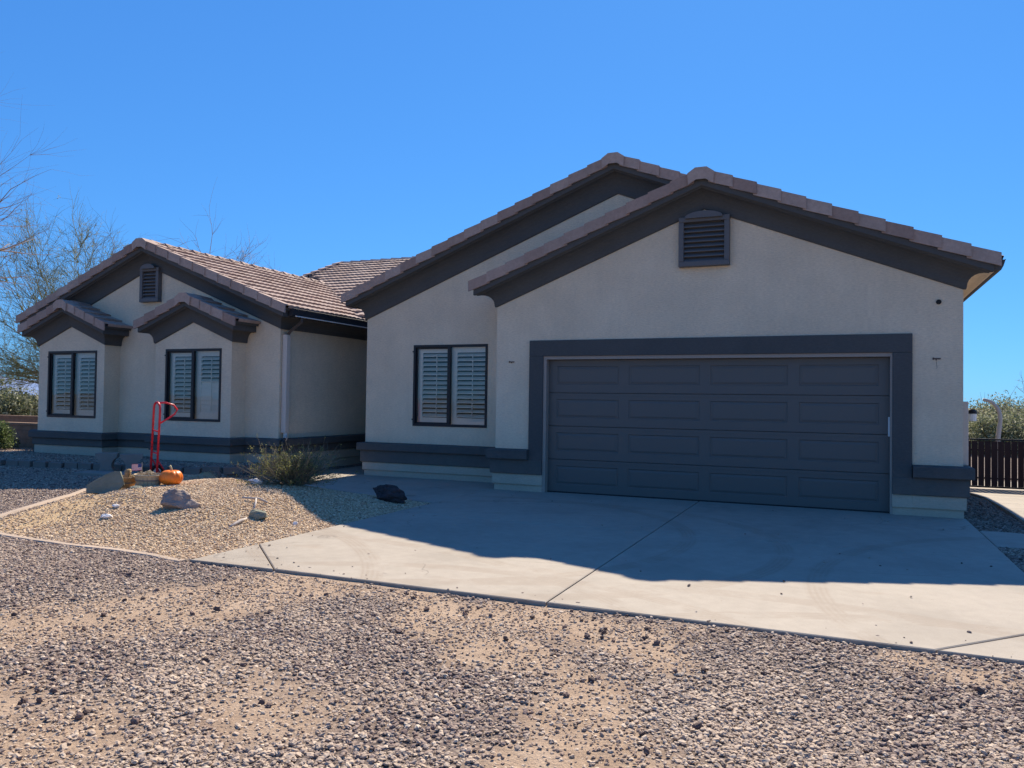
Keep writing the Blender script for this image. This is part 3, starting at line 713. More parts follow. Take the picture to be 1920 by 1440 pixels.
# vents -------------------------------------------------------------------
def vent(x0,x1,z0,z1,y,arch=True,n=8):
    v_=empty('gable_vent'); v_.parent=house; v_.location=HL
    mb=MB(); w=.075; yf=y-.10
    mb.box(x0,x1,yf,y,z1-w,z1); mb.box(x0,x1,yf,y,z0,z0+w); mb.box(x0,x0+w,yf,y,z0+w,z1-w); mb.box(x1-w,x1,yf,y,z0+w,z1-w)
    o=mb.build('vent_frame',M['vent'],bevel=.008); o.parent=v_
    if arch:
        mb=MB(); xc=(x0+x1)/2; hw=(x1-x0)*.36; pts=[(xc+hw*math.cos(t),z1+.068*math.sin(t)**1.5) for t in [math.pi*k/14 for k in range(15)]]
        for (a,b_) in zip(pts,pts[1:]): mb.hexa([(a[0],y-.15,z1-.03),(a[0],y,z1-.03),(b_[0],y,z1-.03),(b_[0],y-.15,z1-.03),(a[0],y-.15,a[1]),(a[0],y,a[1]),(b_[0],y,b_[1]),(b_[0],y-.15,b_[1])])
        o=mb.build('vent_arch',M['vent']); o.parent=v_
    mb=MB(); hgt_=(z1-z0-2*w)/n
    for k in range(n):
        za=z0+w+k*hgt_
        mb.hexa([(x0+w,yf+.02,za-.004),(x1-w,yf+.02,za-.004),(x1-w,yf+.08,za+hgt_*.78),(x0+w,yf+.08,za+hgt_*.78),(x0+w,yf+.02,za+.010),(x1-w,yf+.02,za+.010),(x1-w,yf+.085,za+hgt_*.78+.012),(x0+w,yf+.085,za+hgt_*.78+.012)])
    mb.box(x0+w,x1-w,y-.012,y-.002,z0+w,z1-w)
    o=mb.build('louvers',M['vent']); o.parent=v_
vent(-2.225,-1.50,3.415,4.14,0.0,n=8); vent(-13.06,-12.55,3.31,4.0,.04,n=8)
# windows -------------------------------------------------------------------
def window(w,y,split=.5,closed_right=False,n=13):
    x0,x1,z0,z1=w; wn=empty('window'); wn.parent=house; wn.location=HL
    f=.045; yf=y-.012; yb_=y+.05; xm=x0+(x1-x0)*split
    mb=MB(); mb.box(x0,x1,yf,yb_,z1-f,z1); mb.box(x0,x1,yf,yb_,z0,z0+f); mb.box(x0,x0+f,yf,yb_,z0+f,z1-f); mb.box(x1-f,x1,yf,yb_,z0+f,z1-f); mb.box(xm-.03,xm+.03,yf-.004,yb_,z0+f,z1-f)
    # sliding sash set back on the left
    s=.028; mb.box(x0+f,xm-.03,y+.02,y+.045,z1-f-s,z1-f); mb.box(x0+f,xm-.03,y+.02,y+.045,z0+f,z0+f+s); mb.box(x0+f,x0+f+s,y+.02,y+.045,z0+f+s,z1-f-s)
    for zz in (z0+.12,z1-.12): mb.box(x0-.018,x0+.004,yf-.006,yf+.012,zz-.012,zz+.012)
    o=mb.build('window_frame',M['frame'],bevel=.003); o.parent=wn
    for a,b_ in ((x0+f,xm-.03),(xm+.03,x1-f)):
        yy=y+.030 if a==x0+f else y+.012
        mb=MB(); mb.face([(a,yy,z0+f),(b_,yy,z0+f),(b_,yy,z1-f),(a,yy,z1-f)]); o=mb.build('pane',M['glass']); o.parent=wn
    # plantation shutters behind the glass
    for k,(a,b_) in enumerate(((x0+.02,xm-.005),(xm+.005,x1-.02))):
        mb=MB(); ys_=y+.085; st=.075; 
        ia=a+ (st+.05 if k==0 else st); ib=b_-st if k==1 else b_-.02
        if k==1: ia=a+st+.04; ib=b_-.03
        mb.box(a,ia,ys_,ys_+.03,z0,z1); mb.box(ib,b_,ys_,ys_+.03,z0,z1); mb.box(ia,ib,ys_,ys_+.03,z1-.14,z1); mb.box(ia,ib,ys_,ys_+.03,z0,z0+.16)
        zb0=z0+.16; zt=z1-.14; pitch=(zt-zb0)/n
        for q in range(n):
            zc=zb0+(q+.5)*pitch; tilt=R(30)
            if closed_right and k==1 and zc<z0+(z1-z0)*.52: tilt=R(80)
            h_=.045; dy=h_*math.cos(tilt); dz=h_*math.sin(tilt); th=.006
            if closed_right and tilt>1: dy=.008; dz=pitch*.54
            mb.hexa([(ia,ys_+.015-dy,zc-dz-th),(ib,ys_+.015-dy,zc-dz-th),(ib,ys_+.015+dy,zc+dz-th),(ia,ys_+.015+dy,zc+dz-th),(ia,ys_+.015-dy,zc-dz+th),(ib,ys_+.015-dy,zc-dz+th),(ib,ys_+.015+dy,zc+dz+th),(ia,ys_+.015+dy,zc+dz+th)])
        xr=(ia+ib)/2+.03; mb.box(xr-.006,xr+.006,ys_-.042,ys_-.030,zb0+.03,zt-.03)
        o=mb.build('shutter',M['shutter']); o.parent=wn
    mb=MB(); d=.30 if y>0 else .22
    e=y+.085+d; X0,X1=x0-.05,x1+.05
    mb.face([(X0,e,z0-.05),(X1,e,z0-.05),(X1,e,z1+.05),(X0,e,z1+.05)])
    for xx in (X0,X1): mb.face([(xx,y+.07,z0-.05),(xx,e,z0-.05),(xx,e,z1+.05),(xx,y+.07,z1+.05)])
    for zz in (z0-.05,z1+.05): mb.face([(X0,y+.07,zz),(X1,y+.07,zz),(X1,e,zz),(X0,e,zz)])
    o=mb.build('dark_recess',M['dark']); o.parent=wn
window(W1,.95,n=14,split=.49); window(WB1,-.33,split=.51); window(WB2,-.33,closed_right=True)
# gutters, downspout, small fittings ---------------------------------------
def gutter(x,z,y0,y1,sg,m,m2=None):
    mb=MB(); pr=[(0,0),(0,-.11),(.035,-.125),(.075,-.12),(.10,-.07),(.12,0),(.128,.008),(.120,.012),(.112,.0),(.09,-.065),(.07,-.105),(.012,-.105),(.012,0)]
    A=[(x+sg*a,y0,z+b_) for a,b_ in pr]; B_=[(x+sg*a,y1,z+b_) for a,b_ in pr]
    for i in range(len(pr)): j=(i+1)%len(pr); mb.face([A[i],A[j],B_[j],B_[i]])
    mb.face([(x+sg*a,y0,z+b_) for a,b_ in pr[:7]]); mb.face([(x+sg*a,y1,z+b_) for a,b_ in pr[:7]])
    return part(mb,'gutter',m)
zg=Wg['top']-S*(Wg['hw']+Wg['o'])-.10
gutter(-9.57+.30,zg,-.12,2.6,1,M['gutter_dark'])
mb=MB(); mb.box(-9.165,-9.140,-.05,2.6,zg-.132,zg-.117); part(mb,'gutter_lip_glint',M['white'])  # white strip painted in for the sunlit edge of the dark gutter
zg2=G['top']-S*(G['hw']+G['o'])-.10; gutter(1.42+.30,zg2,-.27,YB,1,M['trim'])
mb=MB(); mb.tube([(-9.22,.22,zg-.10),(-9.23,.22,zg-.20),(-9.42,.16,zg-.36),(-9.50,.14,zg-.46)],.036,4); part(mb,'downspout_elbow',M['gutter_dark'])
mb=MB(); mb.box(-9.56,-9.455,.09,.19,.78,zg-.44); mb.tube([(-9.50,.15,.80),(-9.47,.12,.71),(-9.41,.03,.665)],.044,6); part(mb,'downspout',M['gutter_tan'],bevel=.006)
mb=MB(); mb.tube([(-9.42,.03,.67),(-9.40,-.03,.62),(-9.40,-.06,.15),(-9.37,-.16,.06)],.036,6); part(mb,'downspout_foot',M['gutter_dark'])
mb=MB(); mb.tube([(1.14,-.016,2.79),(1.14,.0,2.79)],.032,14); mb.tube([(1.14,-.022,2.79),(1.14,-.016,2.79)],.020,14); part(mb,'round_vent_hole',M['rubber'])
for x,wire in ((-4.89,False),(1.12,True)):
    mb=MB(); mb.box(x-.045,x+.045,-.008,0,2.048,2.060); mb.box(x-.05,x-.03,-.012,0,2.038,2.066); mb.box(x+.008,x+.04,-.011,0,2.042,2.054); mb.box(x-.016,x,-.010,0,2.032,2.048)
    if wire: mb.tube([(x-.01,-.02,2.03),(x-.005,-.03,1.98),(x,-.025,1.93),(x-.012,-.02,1.92)],.0025,5)
    part(mb,'light_mount_bracket',M['bracket'])
mb=MB(); mb.box(1.42,1.515,.28,.62,.66,1.50); part(mb,'electric_panel_box',M['gutter_tan'],bevel=.008)
wl=empty('wall_lantern'); wl.parent=house; wl.location=HL
mb=MB(); mb.tube([(1.42,2.0,1.30),(1.55,2.0,1.33),(1.72,2.0,1.40)],.012,6); mb.tube([(1.79,2,1.40),(1.79,2,1.375),(1.79,2,1.33)],[.02,.055,.062],12); o=mb.build('lantern_cap',M['metal_dark']); o.parent=wl
mb=MB(); mb.tube([(1.79,2,1.33),(1.79,2,1.22)],[.055,.05],12); o=mb.build('lantern_glass',M['white']); o.parent=wl

# ------------------------------------------------------------------ yard objects
def place(root,parts):
    for o in parts: o.parent=root
def rockmat(name,c1,c2,sc_=6,bs=.8):
    m,nt,b=mat(name,.9); v=objc(nt)
    nt.links.new(ramp(nt,noi(nt,v,sc_,6,.7),[(.3,c1),(.7,c2)]),b.inputs['Base Color'])
    bump(nt,b,mth(nt,'ADD',noi(nt,v,14,6,.7),mth(nt,'MULTIPLY',noi(nt,objc(nt,(1,1,4)),5,4),.8)),bs,.02); return m
M['rock1']=rockmat('mauve_rock',(.20,.155,.135),(.36,.29,.245),5,1)
M['rock2']=rockmat('grey_slate',(.155,.165,.125),(.235,.24,.185))
M['rock3']=rockmat('lava_rock',(.030,.022,.025),(.075,.055,.055),10)
M['quartz']=rockmat('white_quartz',(.60,.56,.52),(.80,.78,.75),9,.4)
def rock(name,loc,size,seed,m,cuts=6,rz=0,rough=.18,label='',cat='rock',sub=4,group=None):
    bm=bmesh.new(); bmesh.ops.create_icosphere(bm,subdivisions=sub,radius=1)
    r_=random.Random(seed); planes=[]
    for _ in range(cuts+5):
        n=Vector((r_.gauss(0,1),r_.gauss(0,1),r_.gauss(0,.8))).normalized(); planes.append((n,r_.uniform(.52,.85)))
    for vv in bm.verts:
        p=vv.co.copy()
        for n,d in planes:
            e=p.dot(n)-d
            if e>0: p-=n*e*.93
        q=p*2.2+Vector((seed,0,0)); p*=1+rough*noise.fractal(q,.7,2,4)*.6
        vv.co=Vector((p.x*size[0],p.y*size[1],p.z*size[2]))
    me=bpy.data.meshes.new(name); bm.to_mesh(me); bm.free(); me.materials.append(m)
    o=bpy.data.objects.new(name,me); o.location=loc; o.rotation_euler=(0,0,rz); col.objects.link(o); tag(o,label,cat,group); return o
rock('large_rock',(-6.93,-4.80,hgt(-6.93,-4.80)+.05),(.255,.19,.155),12,M['rock1'],rz=.55,rough=.30,label='large flat topped mauve grey rock on the tan gravel in front of the pumpkin',cat='rock')
rock('lava_boulder',(-5.80,-2.14,hgt(-5.8,-2.2)+.09),(.37,.19,.135),23,M['rock3'],cuts=4,rz=-.3,rough=.28,label='black lava boulder in the shade at the tip of the gravel bed',cat='boulder')
rock('small_rock',(-6.02,-4.51,hgt(-6.02,-4.51)+.035),(.12,.085,.08),31,M['rock2'],cuts=4,label='small cracked grey rock beside the curved stick on the gravel',cat='rock')
rock('quartz_rock',(-7.42,-5.34,hgt(-7.42,-5.34)+.02),(.085,.055,.035),41,M['quartz'],label='larger white quartz lump near the front of the bed',cat='quartz rock')
rock('quartz_rock',(-7.64,-5.02,hgt(-7.64,-5.02)+.02),(.065,.04,.025),45,M['quartz'],label='smaller white quartz lump beside the dry twigs',cat='quartz rock')
rock('white_stone',(-5.63,-4.37,hgt(-5.63,-4.37)+.015),(.035,.03,.025),47,M['quartz'],sub=3,label='tiny white stone near the driveway edge',cat='stone')
rock('white_stone',(-7.45,-2.95,hgt(-7.45,-2.95)+.03),(.15,.08,.055),49,M['quartz'],label='white stone at the foot of the desert shrub',cat='stone')
rock('flat_stone',(-8.33,-4.14,hgt(-8.33,-4.14)+.01),(.11,.06,.03),53,M['rock2'],label='flat grey green stone in front of the wooden baskets',cat='stone')
# leaning slab of slate
mb=MB(); ol=[(-.24,0),(-.25,.10),(-.13,.18),(.0,.255),(.10,.29),(.165,.285),(.19,.20),(.215,.10),(.15,.02),(0,-.02)]
fr=[(x+.008*noise.noise((x*9,z*9,1)),-.035+.01*noise.noise((x*8,z*8,2)),z) for x,z in ol]; bk=[(x*1.03,.035,z*1.02+.005) for x,z in ol]
mb.face(fr); mb.face(bk[::-1])
for i in range(len(ol)): j=(i+1)%len(ol); mb.face([fr[j],fr[i],bk[i],bk[j]])
o=mb.build('slate_slab',M['rock2'],bevel=.012); o.location=(-8.66,-4.32,hgt(-8.66,-4.32)+.0); o.rotation_euler=(-.34,0,R(44)); o.scale=(.92,.92,.95)
tag(o,'grey slate slab leaning on edge in front of the wooden basket','stone slab')
# pumpkin
pk=empty('pumpkin',(-8.17,-3.74,hgt(-8.17,-3.74)-.01)); tag(pk,'orange ribbed pumpkin with a curved stem beside the basket','pumpkin')
m,nt,b=mat('pumpkin_skin',.38); v=objc(nt); nt.links.new(ramp(nt,noi(nt,v,7,4,.6),[(.3,(.72,.16,.018)),(.7,(.86,.24,.03))]),b.inputs['Base Color']); M['pumpkin']=m
mb=MB(); nu,nv=64,20; vs=[];fs=[]
for j in range(nv+1):
    ph=math.pi*j/nv
    for i in range(nu):
        th=2*math.pi*i/nu; rib=1-.075*(1-abs(math.cos(th*5.5)))**1.6
        r_=.195*math.sin(ph)**.82*rib; z=.135*math.cos(ph); z-=.035*math.exp(-(r_/.07)**2)*(1 if z>0 else -1)
        vs.append((r_*math.cos(th),r_*math.sin(th),.135+z))
for j in range(nv):
    for i in range(nu): a=j*nu+i; b_=j*nu+(i+1)%nu; fs.append((a,b_,b_+nu,a+nu))
mb.raw(vs,fs); o=mb.build('pumpkin_body',M['pumpkin'],smooth=True); o.parent=pk
pk.scale=(.76,.76,.80)
mb=MB(); mb.tube([(0,0,.22),(0,0,.27),(-.01,0,.30),(-.035,0,.325)],[.026,.017,.016,.020],8); M['stem']=paint('dry_stem',(.42,.36,.20),.8); o=mb.build('stem',M['stem'],smooth=True); o.parent=pk
# baskets
M['basket']=paint('basket_wood',(.50,.39,.25),.8,.4,(9,9,1),.25); M['basket_band']=paint('basket_hoop',(.22,.19,.16),.8,.2)
M['basket_o']=paint('orange_basket_wood',(.52,.30,.13),.8,.4,(9,9,1),.25)
def basket(name,loc,rt,rb,h,m,label,n=20,ry=.8):
    e=empty(name,loc); tag(e,label,'basket'); mb=MB()
    for k in range(n):
        a0=2*math.pi*(k+.04)/n; a1=2*math.pi*(k+.96)/n; c=rnd.random()
        def q(a,r_,z): return (r_*math.cos(a),r_*math.sin(a)*ry,z)
        mb.hexa([q(a0,rb,0),q(a1,rb,0),q(a1,rb-.012,0),q(a0,rb-.012,0),q(a0,rt,h),q(a1,rt,h),q(a1,rt-.012,h),q(a0,rt-.012,h)])
    mb.face([(.97*rb*math.cos(2*math.pi*k/n),.97*rb*math.sin(2*math.pi*k/n)*ry,.01) for k in range(n)])
    o=mb.build('staves',m); o.parent=e
    for z0,z1 in ((h*.42,h*.56),):
        mb=MB(); ra=rb+(rt-rb)*z0/h+.006; rc=rb+(rt-rb)*z1/h+.006
        for k in range(32):
            a0=2*math.pi*k/32; a1=2*math.pi*(k+1)/32
            mb.face([(ra*math.cos(a0),ra*math.sin(a0)*ry,z0),(ra*math.cos(a1),ra*math.sin(a1)*ry,z0),(rc*math.cos(a1),rc*math.sin(a1)*ry,z1),(rc*math.cos(a0),rc*math.sin(a0)*ry,z1)])
        o=mb.build('hoop',M['basket_band']); o.parent=e
    mb=MB(); mb.tube([(rt*math.cos(2*math.pi*k/32),rt*math.sin(2*math.pi*k/32)*ry,h-.004) for k in range(33)],.011,6); o=mb.build('rim',m); o.parent=e
    mb=MB(); mb.face([((rb+.7*(rt-rb))*.95*math.cos(2*math.pi*k/24),(rb+.7*(rt-rb))*.95*math.sin(2*math.pi*k/24)*ry,h*.78+.01*noise.noise((k,0,0))) for k in range(24)])
    M.setdefault('pot_soil',paint('potting_soil',(.12,.085,.06),.95,.8)); o=mb.build('soil',M['pot_soil']); o.parent=e
    return e
bk=basket('round_basket',(-8.46,-3.84,hgt(-8.46,-3.84)+.02),.20,.165,.14,M['basket'],'round slatted wood basket holding a small flag, beside the pumpkin')
bk2=basket('orange_basket',(-8.85,-3.90,hgt(-8.85,-3.9)+.03),.20,.14,.14,M['basket_o'],'orange brown wooden basket behind the leaning slate slab')
# flag in the round basket
M['flagred']=paint('flag_cloth_red',(.55,.06,.08),.8,.02); M['flagwhite']=paint('flag_cloth_white',(.75,.72,.70),.8,.02); M['flagblue']=paint('flag_cloth_blue',(.05,.08,.22),.8,.02)
fl=empty('small_flag',(-8.50,-3.92,hgt(-8.46,-3.84)+.03)); fl.rotation_euler=(0,0,R(45)); tag(fl,'small red and white striped flag with a blue corner stuck in the basket','flag')
mb=MB()
W,H_=.12,.085
for k in range(13):
    for q in range(8):
        xa,xb=-W+W*q/8,-W+W*(q+1)/8; zt=.275-H_*k/13; zb=.275-H_*(k+1)/13
        wv=lambda x: .012*math.sin(x*34)-.05*abs(x)
        inblue=(q>=5 and k<7)
        mb.face([(xa,wv(xa),zb-.04*abs(xa)),(xb,wv(xb),zb-.04*abs(xb)),(xb,wv(xb),zt-.04*abs(xb)),(xa,wv(xa),zt-.04*abs(xa))],2 if inblue else (0 if k%2==0 else 1))
o=mb.build('flag_cloth',[M['flagred'],M['flagwhite'],M['flagblue']]); o.parent=fl; so=o.modifiers.new('s','SOLIDIFY'); so.thickness=.002
mb=MB(); mb.tube([(.002,0,0),(.002,0,.29)],.004,6); o=mb.build('flag_stick',M['basket']); o.parent=fl
# potted things
def leafy(mb,c,r_,n,sz,rr,squash=1.,m=0):
    for _ in range(n):
        d=Vector((rr.gauss(0,1),rr.gauss(0,1),rr.gauss(0,1))).normalized()*r_*rr.random()**.4; p=Vector(c)+Vector((d.x,d.y,d.z*squash))
        a=Vector((rr.gauss(0,1),rr.gauss(0,1),rr.gauss(0,1))).normalized(); b_=a.cross(Vector((rr.gauss(0,1),rr.gauss(0,1),rr.gauss(0,1)))).normalized(); s_=sz*rr.uniform(.6,1.4)
        mb.face([p-a*s_,p-b_*s_*.45,p+a*s_,p+b_*s_*.45],m,rr.random())
def leafmat(name,stops):
    m,nt,b=mat(name,.6); nt.links.new(ramp(nt,attr(nt,'rnd').outputs['Fac'],stops),b.inputs['Base Color'])
    try: b.inputs['Subsurface Weight'].default_value=0
    except Exception: pass
    tr=nt.nodes.new('ShaderNodeBsdfTranslucent'); mx=nt.nodes.new('ShaderNodeMixShader'); mx.inputs[0].default_value=.35
    nt.links.new(ramp(nt,attr(nt,'rnd').outputs['Fac'],stops),tr.inputs[0]); out=nt.nodes['Material Output']
    nt.links.new(b.outputs[0],mx.inputs[1]); nt.links.new(tr.outputs[0],mx.inputs[2]); nt.links.new(mx.outputs[0],out.inputs[0]); return m
M['succulent']=leafmat('succulent_leaf',[(0,(.16,.17,.10)),(.5,(.34,.27,.22)),(1,(.52,.46,.36))])
mb=MB(); rr=random.Random(3)
for k in range(9): leafy(mb,(rr.uniform(-.14,.14),rr.uniform(-.10,.10),.13+rr.uniform(0,.03)),.038,45,.014,rr)
o=mb.build('succulent_plants',M['succulent']); o.location=bk.location; tag(o,'low dry succulents filling the round wood basket','plant')
M['cactus']=paint('golden_cactus',(.30,.22,.11),.9,.6,None,.35)
cb=MB(); rr=random.Random(9)
def column(mb,pts,rad):
    mb.tube(pts,rad,14)
    P=[Vector(p) for p in pts]
    for _ in range(260):
        i=rr.randrange(len(P)-1); t=rr.random(); p=P[i].lerp(P[i+1],t); r_=rad[i]+(rad[i+1]-rad[i])*t; a=rr.uniform(0,6.283); d=Vector((math.cos(a),math.sin(a),rr.uniform(-.3,.5))).normalized()
        q=p+d*r_*.9; mb.tube([q,q+d*.022],[.0016,.0004],3,m=1,caps=False)
column(cb,[(-.03,0,.10),(-.035,0,.20),(-.02,0,.28),(-.005,0,.315),(.0,0,.33)],[.035,.045,.046,.034,.008])
column(cb,[(.07,.01,.10),(.08,.01,.17),(.07,.01,.215),(.065,.01,.235)],[.036,.045,.034,.008])
M['spine']=paint('pale_spines',(.66,.50,.27),.7,0)
o=cb.build('small_cactus',[M['cactus'],M['spine']],smooth=True); o.location=bk2.location+Vector((.07,.02,-.02)); o.scale=(.8,.8,.8); tag(o,'golden spined small cactus growing in the orange basket','cactus')
# hand truck
ht=empty('hand_truck',(-9.55,-2.78,hgt(-9.55,-2.78))); ht.rotation_euler=(R(3),R(8),R(-12)); tag(ht,'red steel hand truck with loop handle standing behind the baskets','hand truck')
hw=.085
def tb(name,pts,r_=.0135,m='red',n=8,par=ht,smooth=True):
    mb=MB(); mb.tube(pts,r_,n); o=mb.build(name,M[m],smooth=smooth); o.parent=par; return o
arch=[(-hw,0,.02),(-hw,0,1.14),(-hw*.85,0,1.19),(-hw*.4,0,1.225),(0,0,1.232),(hw*.4,0,1.225),(hw*.85,0,1.19),(hw,0,1.14),(hw,0,.02)]
tb('frame_rails',arch,.0165)
for z in (.80,.47): tb('crossbar',[(-hw,0,z),(hw,0,z)],.011)
tb('loop_handle',[(0,.01,1.225),(.05,.10,1.232),(.10,.20,1.20),(.115,.255,1.13),(.10,.23,1.06),(.07,.12,.98),(.06,.012,.92)],.0135)
for s in (-1,1): tb('axle_brace',[(s*hw,0,.38),(s*hw*1.2,.16,.12)],.010)
mb=MB(); mb.box(-.17,.17,-.20,.0,0,.008); mb.box(-.17,.17,-.008,.0,0,.10); o=mb.build('toe_plate',M['red'],bevel=.002); o.parent=ht
tb('axle',[(-.20,.15,.12),(.20,.15,.12)],.009)
for s in (-1,1):
    w=MB(); pts=[(s*.19,.15+.088*math.cos(a),.12+.088*math.sin(a)) for a in [2*math.pi*k/24 for k in range(25)]]; w.tube(pts,.028,8); o=w.build('tyre',M['rubber'],smooth=True); o.parent=ht
    w=MB(); w.tube([(s*.165,.15,.12),(s*.215,.15,.12)],.062,16); oo=w.build('rim',M['white']); oo.parent=o
# dry vine hoop by the pumpkin
M['twig']=paint('bleached_twig',(.36,.31,.26),.9,.3); M['drift']=paint('driftwood',(.42,.37,.33),.85,.4)
mb=MB(); mb.tube([(-8.62,-3.5,.12),(-8.58,-3.52,.30),(-8.5,-3.56,.365),(-8.40,-3.60,.37),(-8.28,-3.66,.33)],[.010,.011,.011,.010,.007],6); o=mb.build('bent_stem',M['drift'],smooth=True); tag(o,'bent grey stem arching behind the pumpkin','stick')
z_=lambda x,y,d=.012: hgt(x,y)+d
mb=MB(); mb.tube([(-5.97,-5.03,z_(-5.97,-5.03)),(-5.99,-4.92,z_(-5.99,-4.92,.02)),(-6.0,-4.82,z_(-6,-4.82,.035)),(-6.03,-4.70,z_(-6.03,-4.7,.03))],[.008,.016,.018,.012],7); o=mb.build('driftwood_stick',M['drift'],smooth=True); tag(o,'short curved grey driftwood stick in front of the small rock','stick')
mb=MB(); mb.tube([(-6.60,-4.15,z_(-6.6,-4.15,.04)),(-6.45,-4.02,z_(-6.45,-4.02,.05)),(-6.34,-4.0,z_(-6.34,-4.,.03))],.012,6); mb.tube([(-6.47,-4.05,z_(-6.47,-4.05,.045)),(-6.38,-4.16,z_(-6.38,-4.16,.03)),(-6.28,-4.30,z_(-6.28,-4.3,.01))],[.012,.014,.010],6); o=mb.build('forked_stick',M['drift'],smooth=True); tag(o,'forked grey stick lying behind the small cracked rock','stick')
mb=MB(); rr=random.Random(12)
for k in range(46):
    x=-8.05+rr.gauss(0,.22); y=-4.75+rr.gauss(0,.13); a=rr.uniform(0,6.28); L_=rr.uniform(.05,.2); z=z_(x,y,rr.uniform(.01,.04)); mb.tube([(x,y,z),(x+L_*.5*math.cos(a),y+L_*.5*math.sin(a),z+rr.uniform(0,.03)),(x+L_*math.cos(a+.4),y+L_*math.sin(a+.4),z_(x,y,.01))],[.004,.004,.002],4,caps=False)
o=mb.build('twig_litter',M['twig']); o['kind']='stuff'; tag(o,'litter of dry twigs on the sandy part of the bed','twigs')
# concrete pedestals + slab + block edging
def pedestal(loc,rz,label):
    mb=MB(); pf=[(.165,.34),(.17,.335),(.165,.27),(.12,.235),(.085,.17),(.085,.10),(.12,.04),(.13,0)]; d=.11
    L_=[(-a,z) for a,z in pf]; out=pf+L_[::-1]
    mb.face([(a,-d,z) for a,z in out]); mb.face([(a,d,z) for a,z in out][::-1])
    for i in range(len(out)): j=(i+1)%len(out); mb.face([(out[i][0],-d,out[i][1]),(out[i][0],d,out[i][1]),(out[j][0],d,out[j][1]),(out[j][0],-d,out[j][1])])
    o=mb.build('bench_pedestal',M['oldconcrete'],bevel=.008); o.location=loc; o.rotation_euler=(0,0,rz); tag(o,label,'pedestal','loose concrete bench pedestals')
pedestal((-11.50,-1.98,hgt(-11.5,-1.98)),R(40),'left one of two flared concrete bench pedestals, under the left bay'); pedestal((-10.98,-1.94,hgt(-10.98,-1.94)),R(48),'right one of two flared concrete bench pedestals, closer to the hand truck')
mb=MB(); mb.box(-.50,.50,-.17,.17,0,.07); o=mb.build('bench_slab',M['oldconcrete'],bevel=.012); o.location=(-11.1,-2.3,hgt(-11.1,-2.3)-.01); o.rotation_euler=(0,0,R(12)); tag(o,'concrete bench seat slab lying flat before the two pedestals','slab')
path=smoothpath([(-16.2,-2.2),(-14.0,-1.98),(-12.6,-1.78),(-11,-1.58),(-10.2,-1.5),(-9.8,-1.25),(-9.62,-.90)],16)
acc=0; pv=path[0]; k=0; proto=None
def blockmesh():
    mb=MB(); a=.138; mb.hexa([(-a,-.06,0),(a,-.06,0),(a*.8,.10,0),(-a*.8,.10,0),(-a,-.06,.125),(a,-.06,.125),(a*.8,.10,.125),(-a*.8,.10,.125)]); return mb
ends=[]; 
for p in path[1:]:
    acc+=(p-pv).length
    if acc>=.277: t=(p-pv).normalized(); ends.append((p.copy(),math.atan2(t.y,t.x))); acc=0
    pv=p
nb=len(ends)
for i,(p,a) in enumerate(ends):
    if proto is None: proto=blockmesh().build('edging_block',M['block'],bevel=.012); o=proto
    else: o=proto.copy(); col.objects.link(o)
    zb=hgt(p.x,p.y-.12)-.01
    o.location=(p.x+rnd.uniform(-.008,.008),p.y+rnd.uniform(-.012,.012),zb+rnd.uniform(-.008,.008)); o.rotation_euler=(rnd.uniform(-.03,.03),rnd.uniform(-.03,.03),a+rnd.uniform(-.05,.05)); tag(o,'brown concrete block in the low edging row along the shaded wing','block','edging blocks before the wing')

# shrub in the bed
M['shrub']=leafmat('shrub_leaf',[(0,(.06,.075,.025)),(.5,(.15,.165,.05)),(1,(.38,.37,.13))]); M['stemgrey']=paint('shrub_stem',(.17,.15,.105),.9,.2)
def stemshrub(loc,R_,H_,n,label,seed,leafd=.5,yel=.5):
    e=empty('desert_shrub',loc); tag(e,label,'shrub'); rr=random.Random(seed); ms=MB(); ml=MB()
    for k in range(n):
        a=rr.uniform(0,6.283); el=rr.uniform(.12,1.3); L_=rr.uniform(.6,1)*(R_*math.cos(el)+H_*math.sin(el)); p=Vector((rr.gauss(0,.05),rr.gauss(0,.05),0)); d=Vector((math.cos(a)*math.cos(el),math.sin(a)*math.cos(el),math.sin(el))); pts=[p.copy()]
        nseg=6
        for s_ in range(nseg):
            d=(d+Vector((rr.gauss(0,.10),rr.gauss(0,.10),rr.gauss(0,.08)+.02))).normalized(); p=p+d*L_/nseg; pts.append(p.copy())
            if s_>=1 and rr.random()<.75:
                d2=(d+Vector((rr.gauss(0,.5),rr.gauss(0,.5),rr.gauss(.1,.4)))).normalized(); q=p+d2*L_*rr.uniform(.12,.3); ms.tube([p,(p+q)/2+Vector((0,0,.005)),q],[.0028,.002,.001],3,caps=False)
                if rr.random()<leafd: leafy(ml,q,.03,7,.009,rr)
            if s_>2 and rr.random()<leafd: leafy(ml,p,.035,8,.010,rr)
        ms.tube(pts,[.005,.0045,.004,.0035,.003,.002,.0012],4,caps=False)
        if rr.random()<leafd*.8: leafy(ml,pts[-1],.04,9,.011,rr)
    o=ms.build('stems',M['stemgrey']); o.parent=e; o=ml.build('leaves',M['shrub']); o.parent=e; return e
stemshrub((-7.0,-2.75,hgt(-7.0,-2.75)-.01),.68,.27,360,'bushy twiggy yellow green desert shrub on the crest of the gravel bed',5,.42)

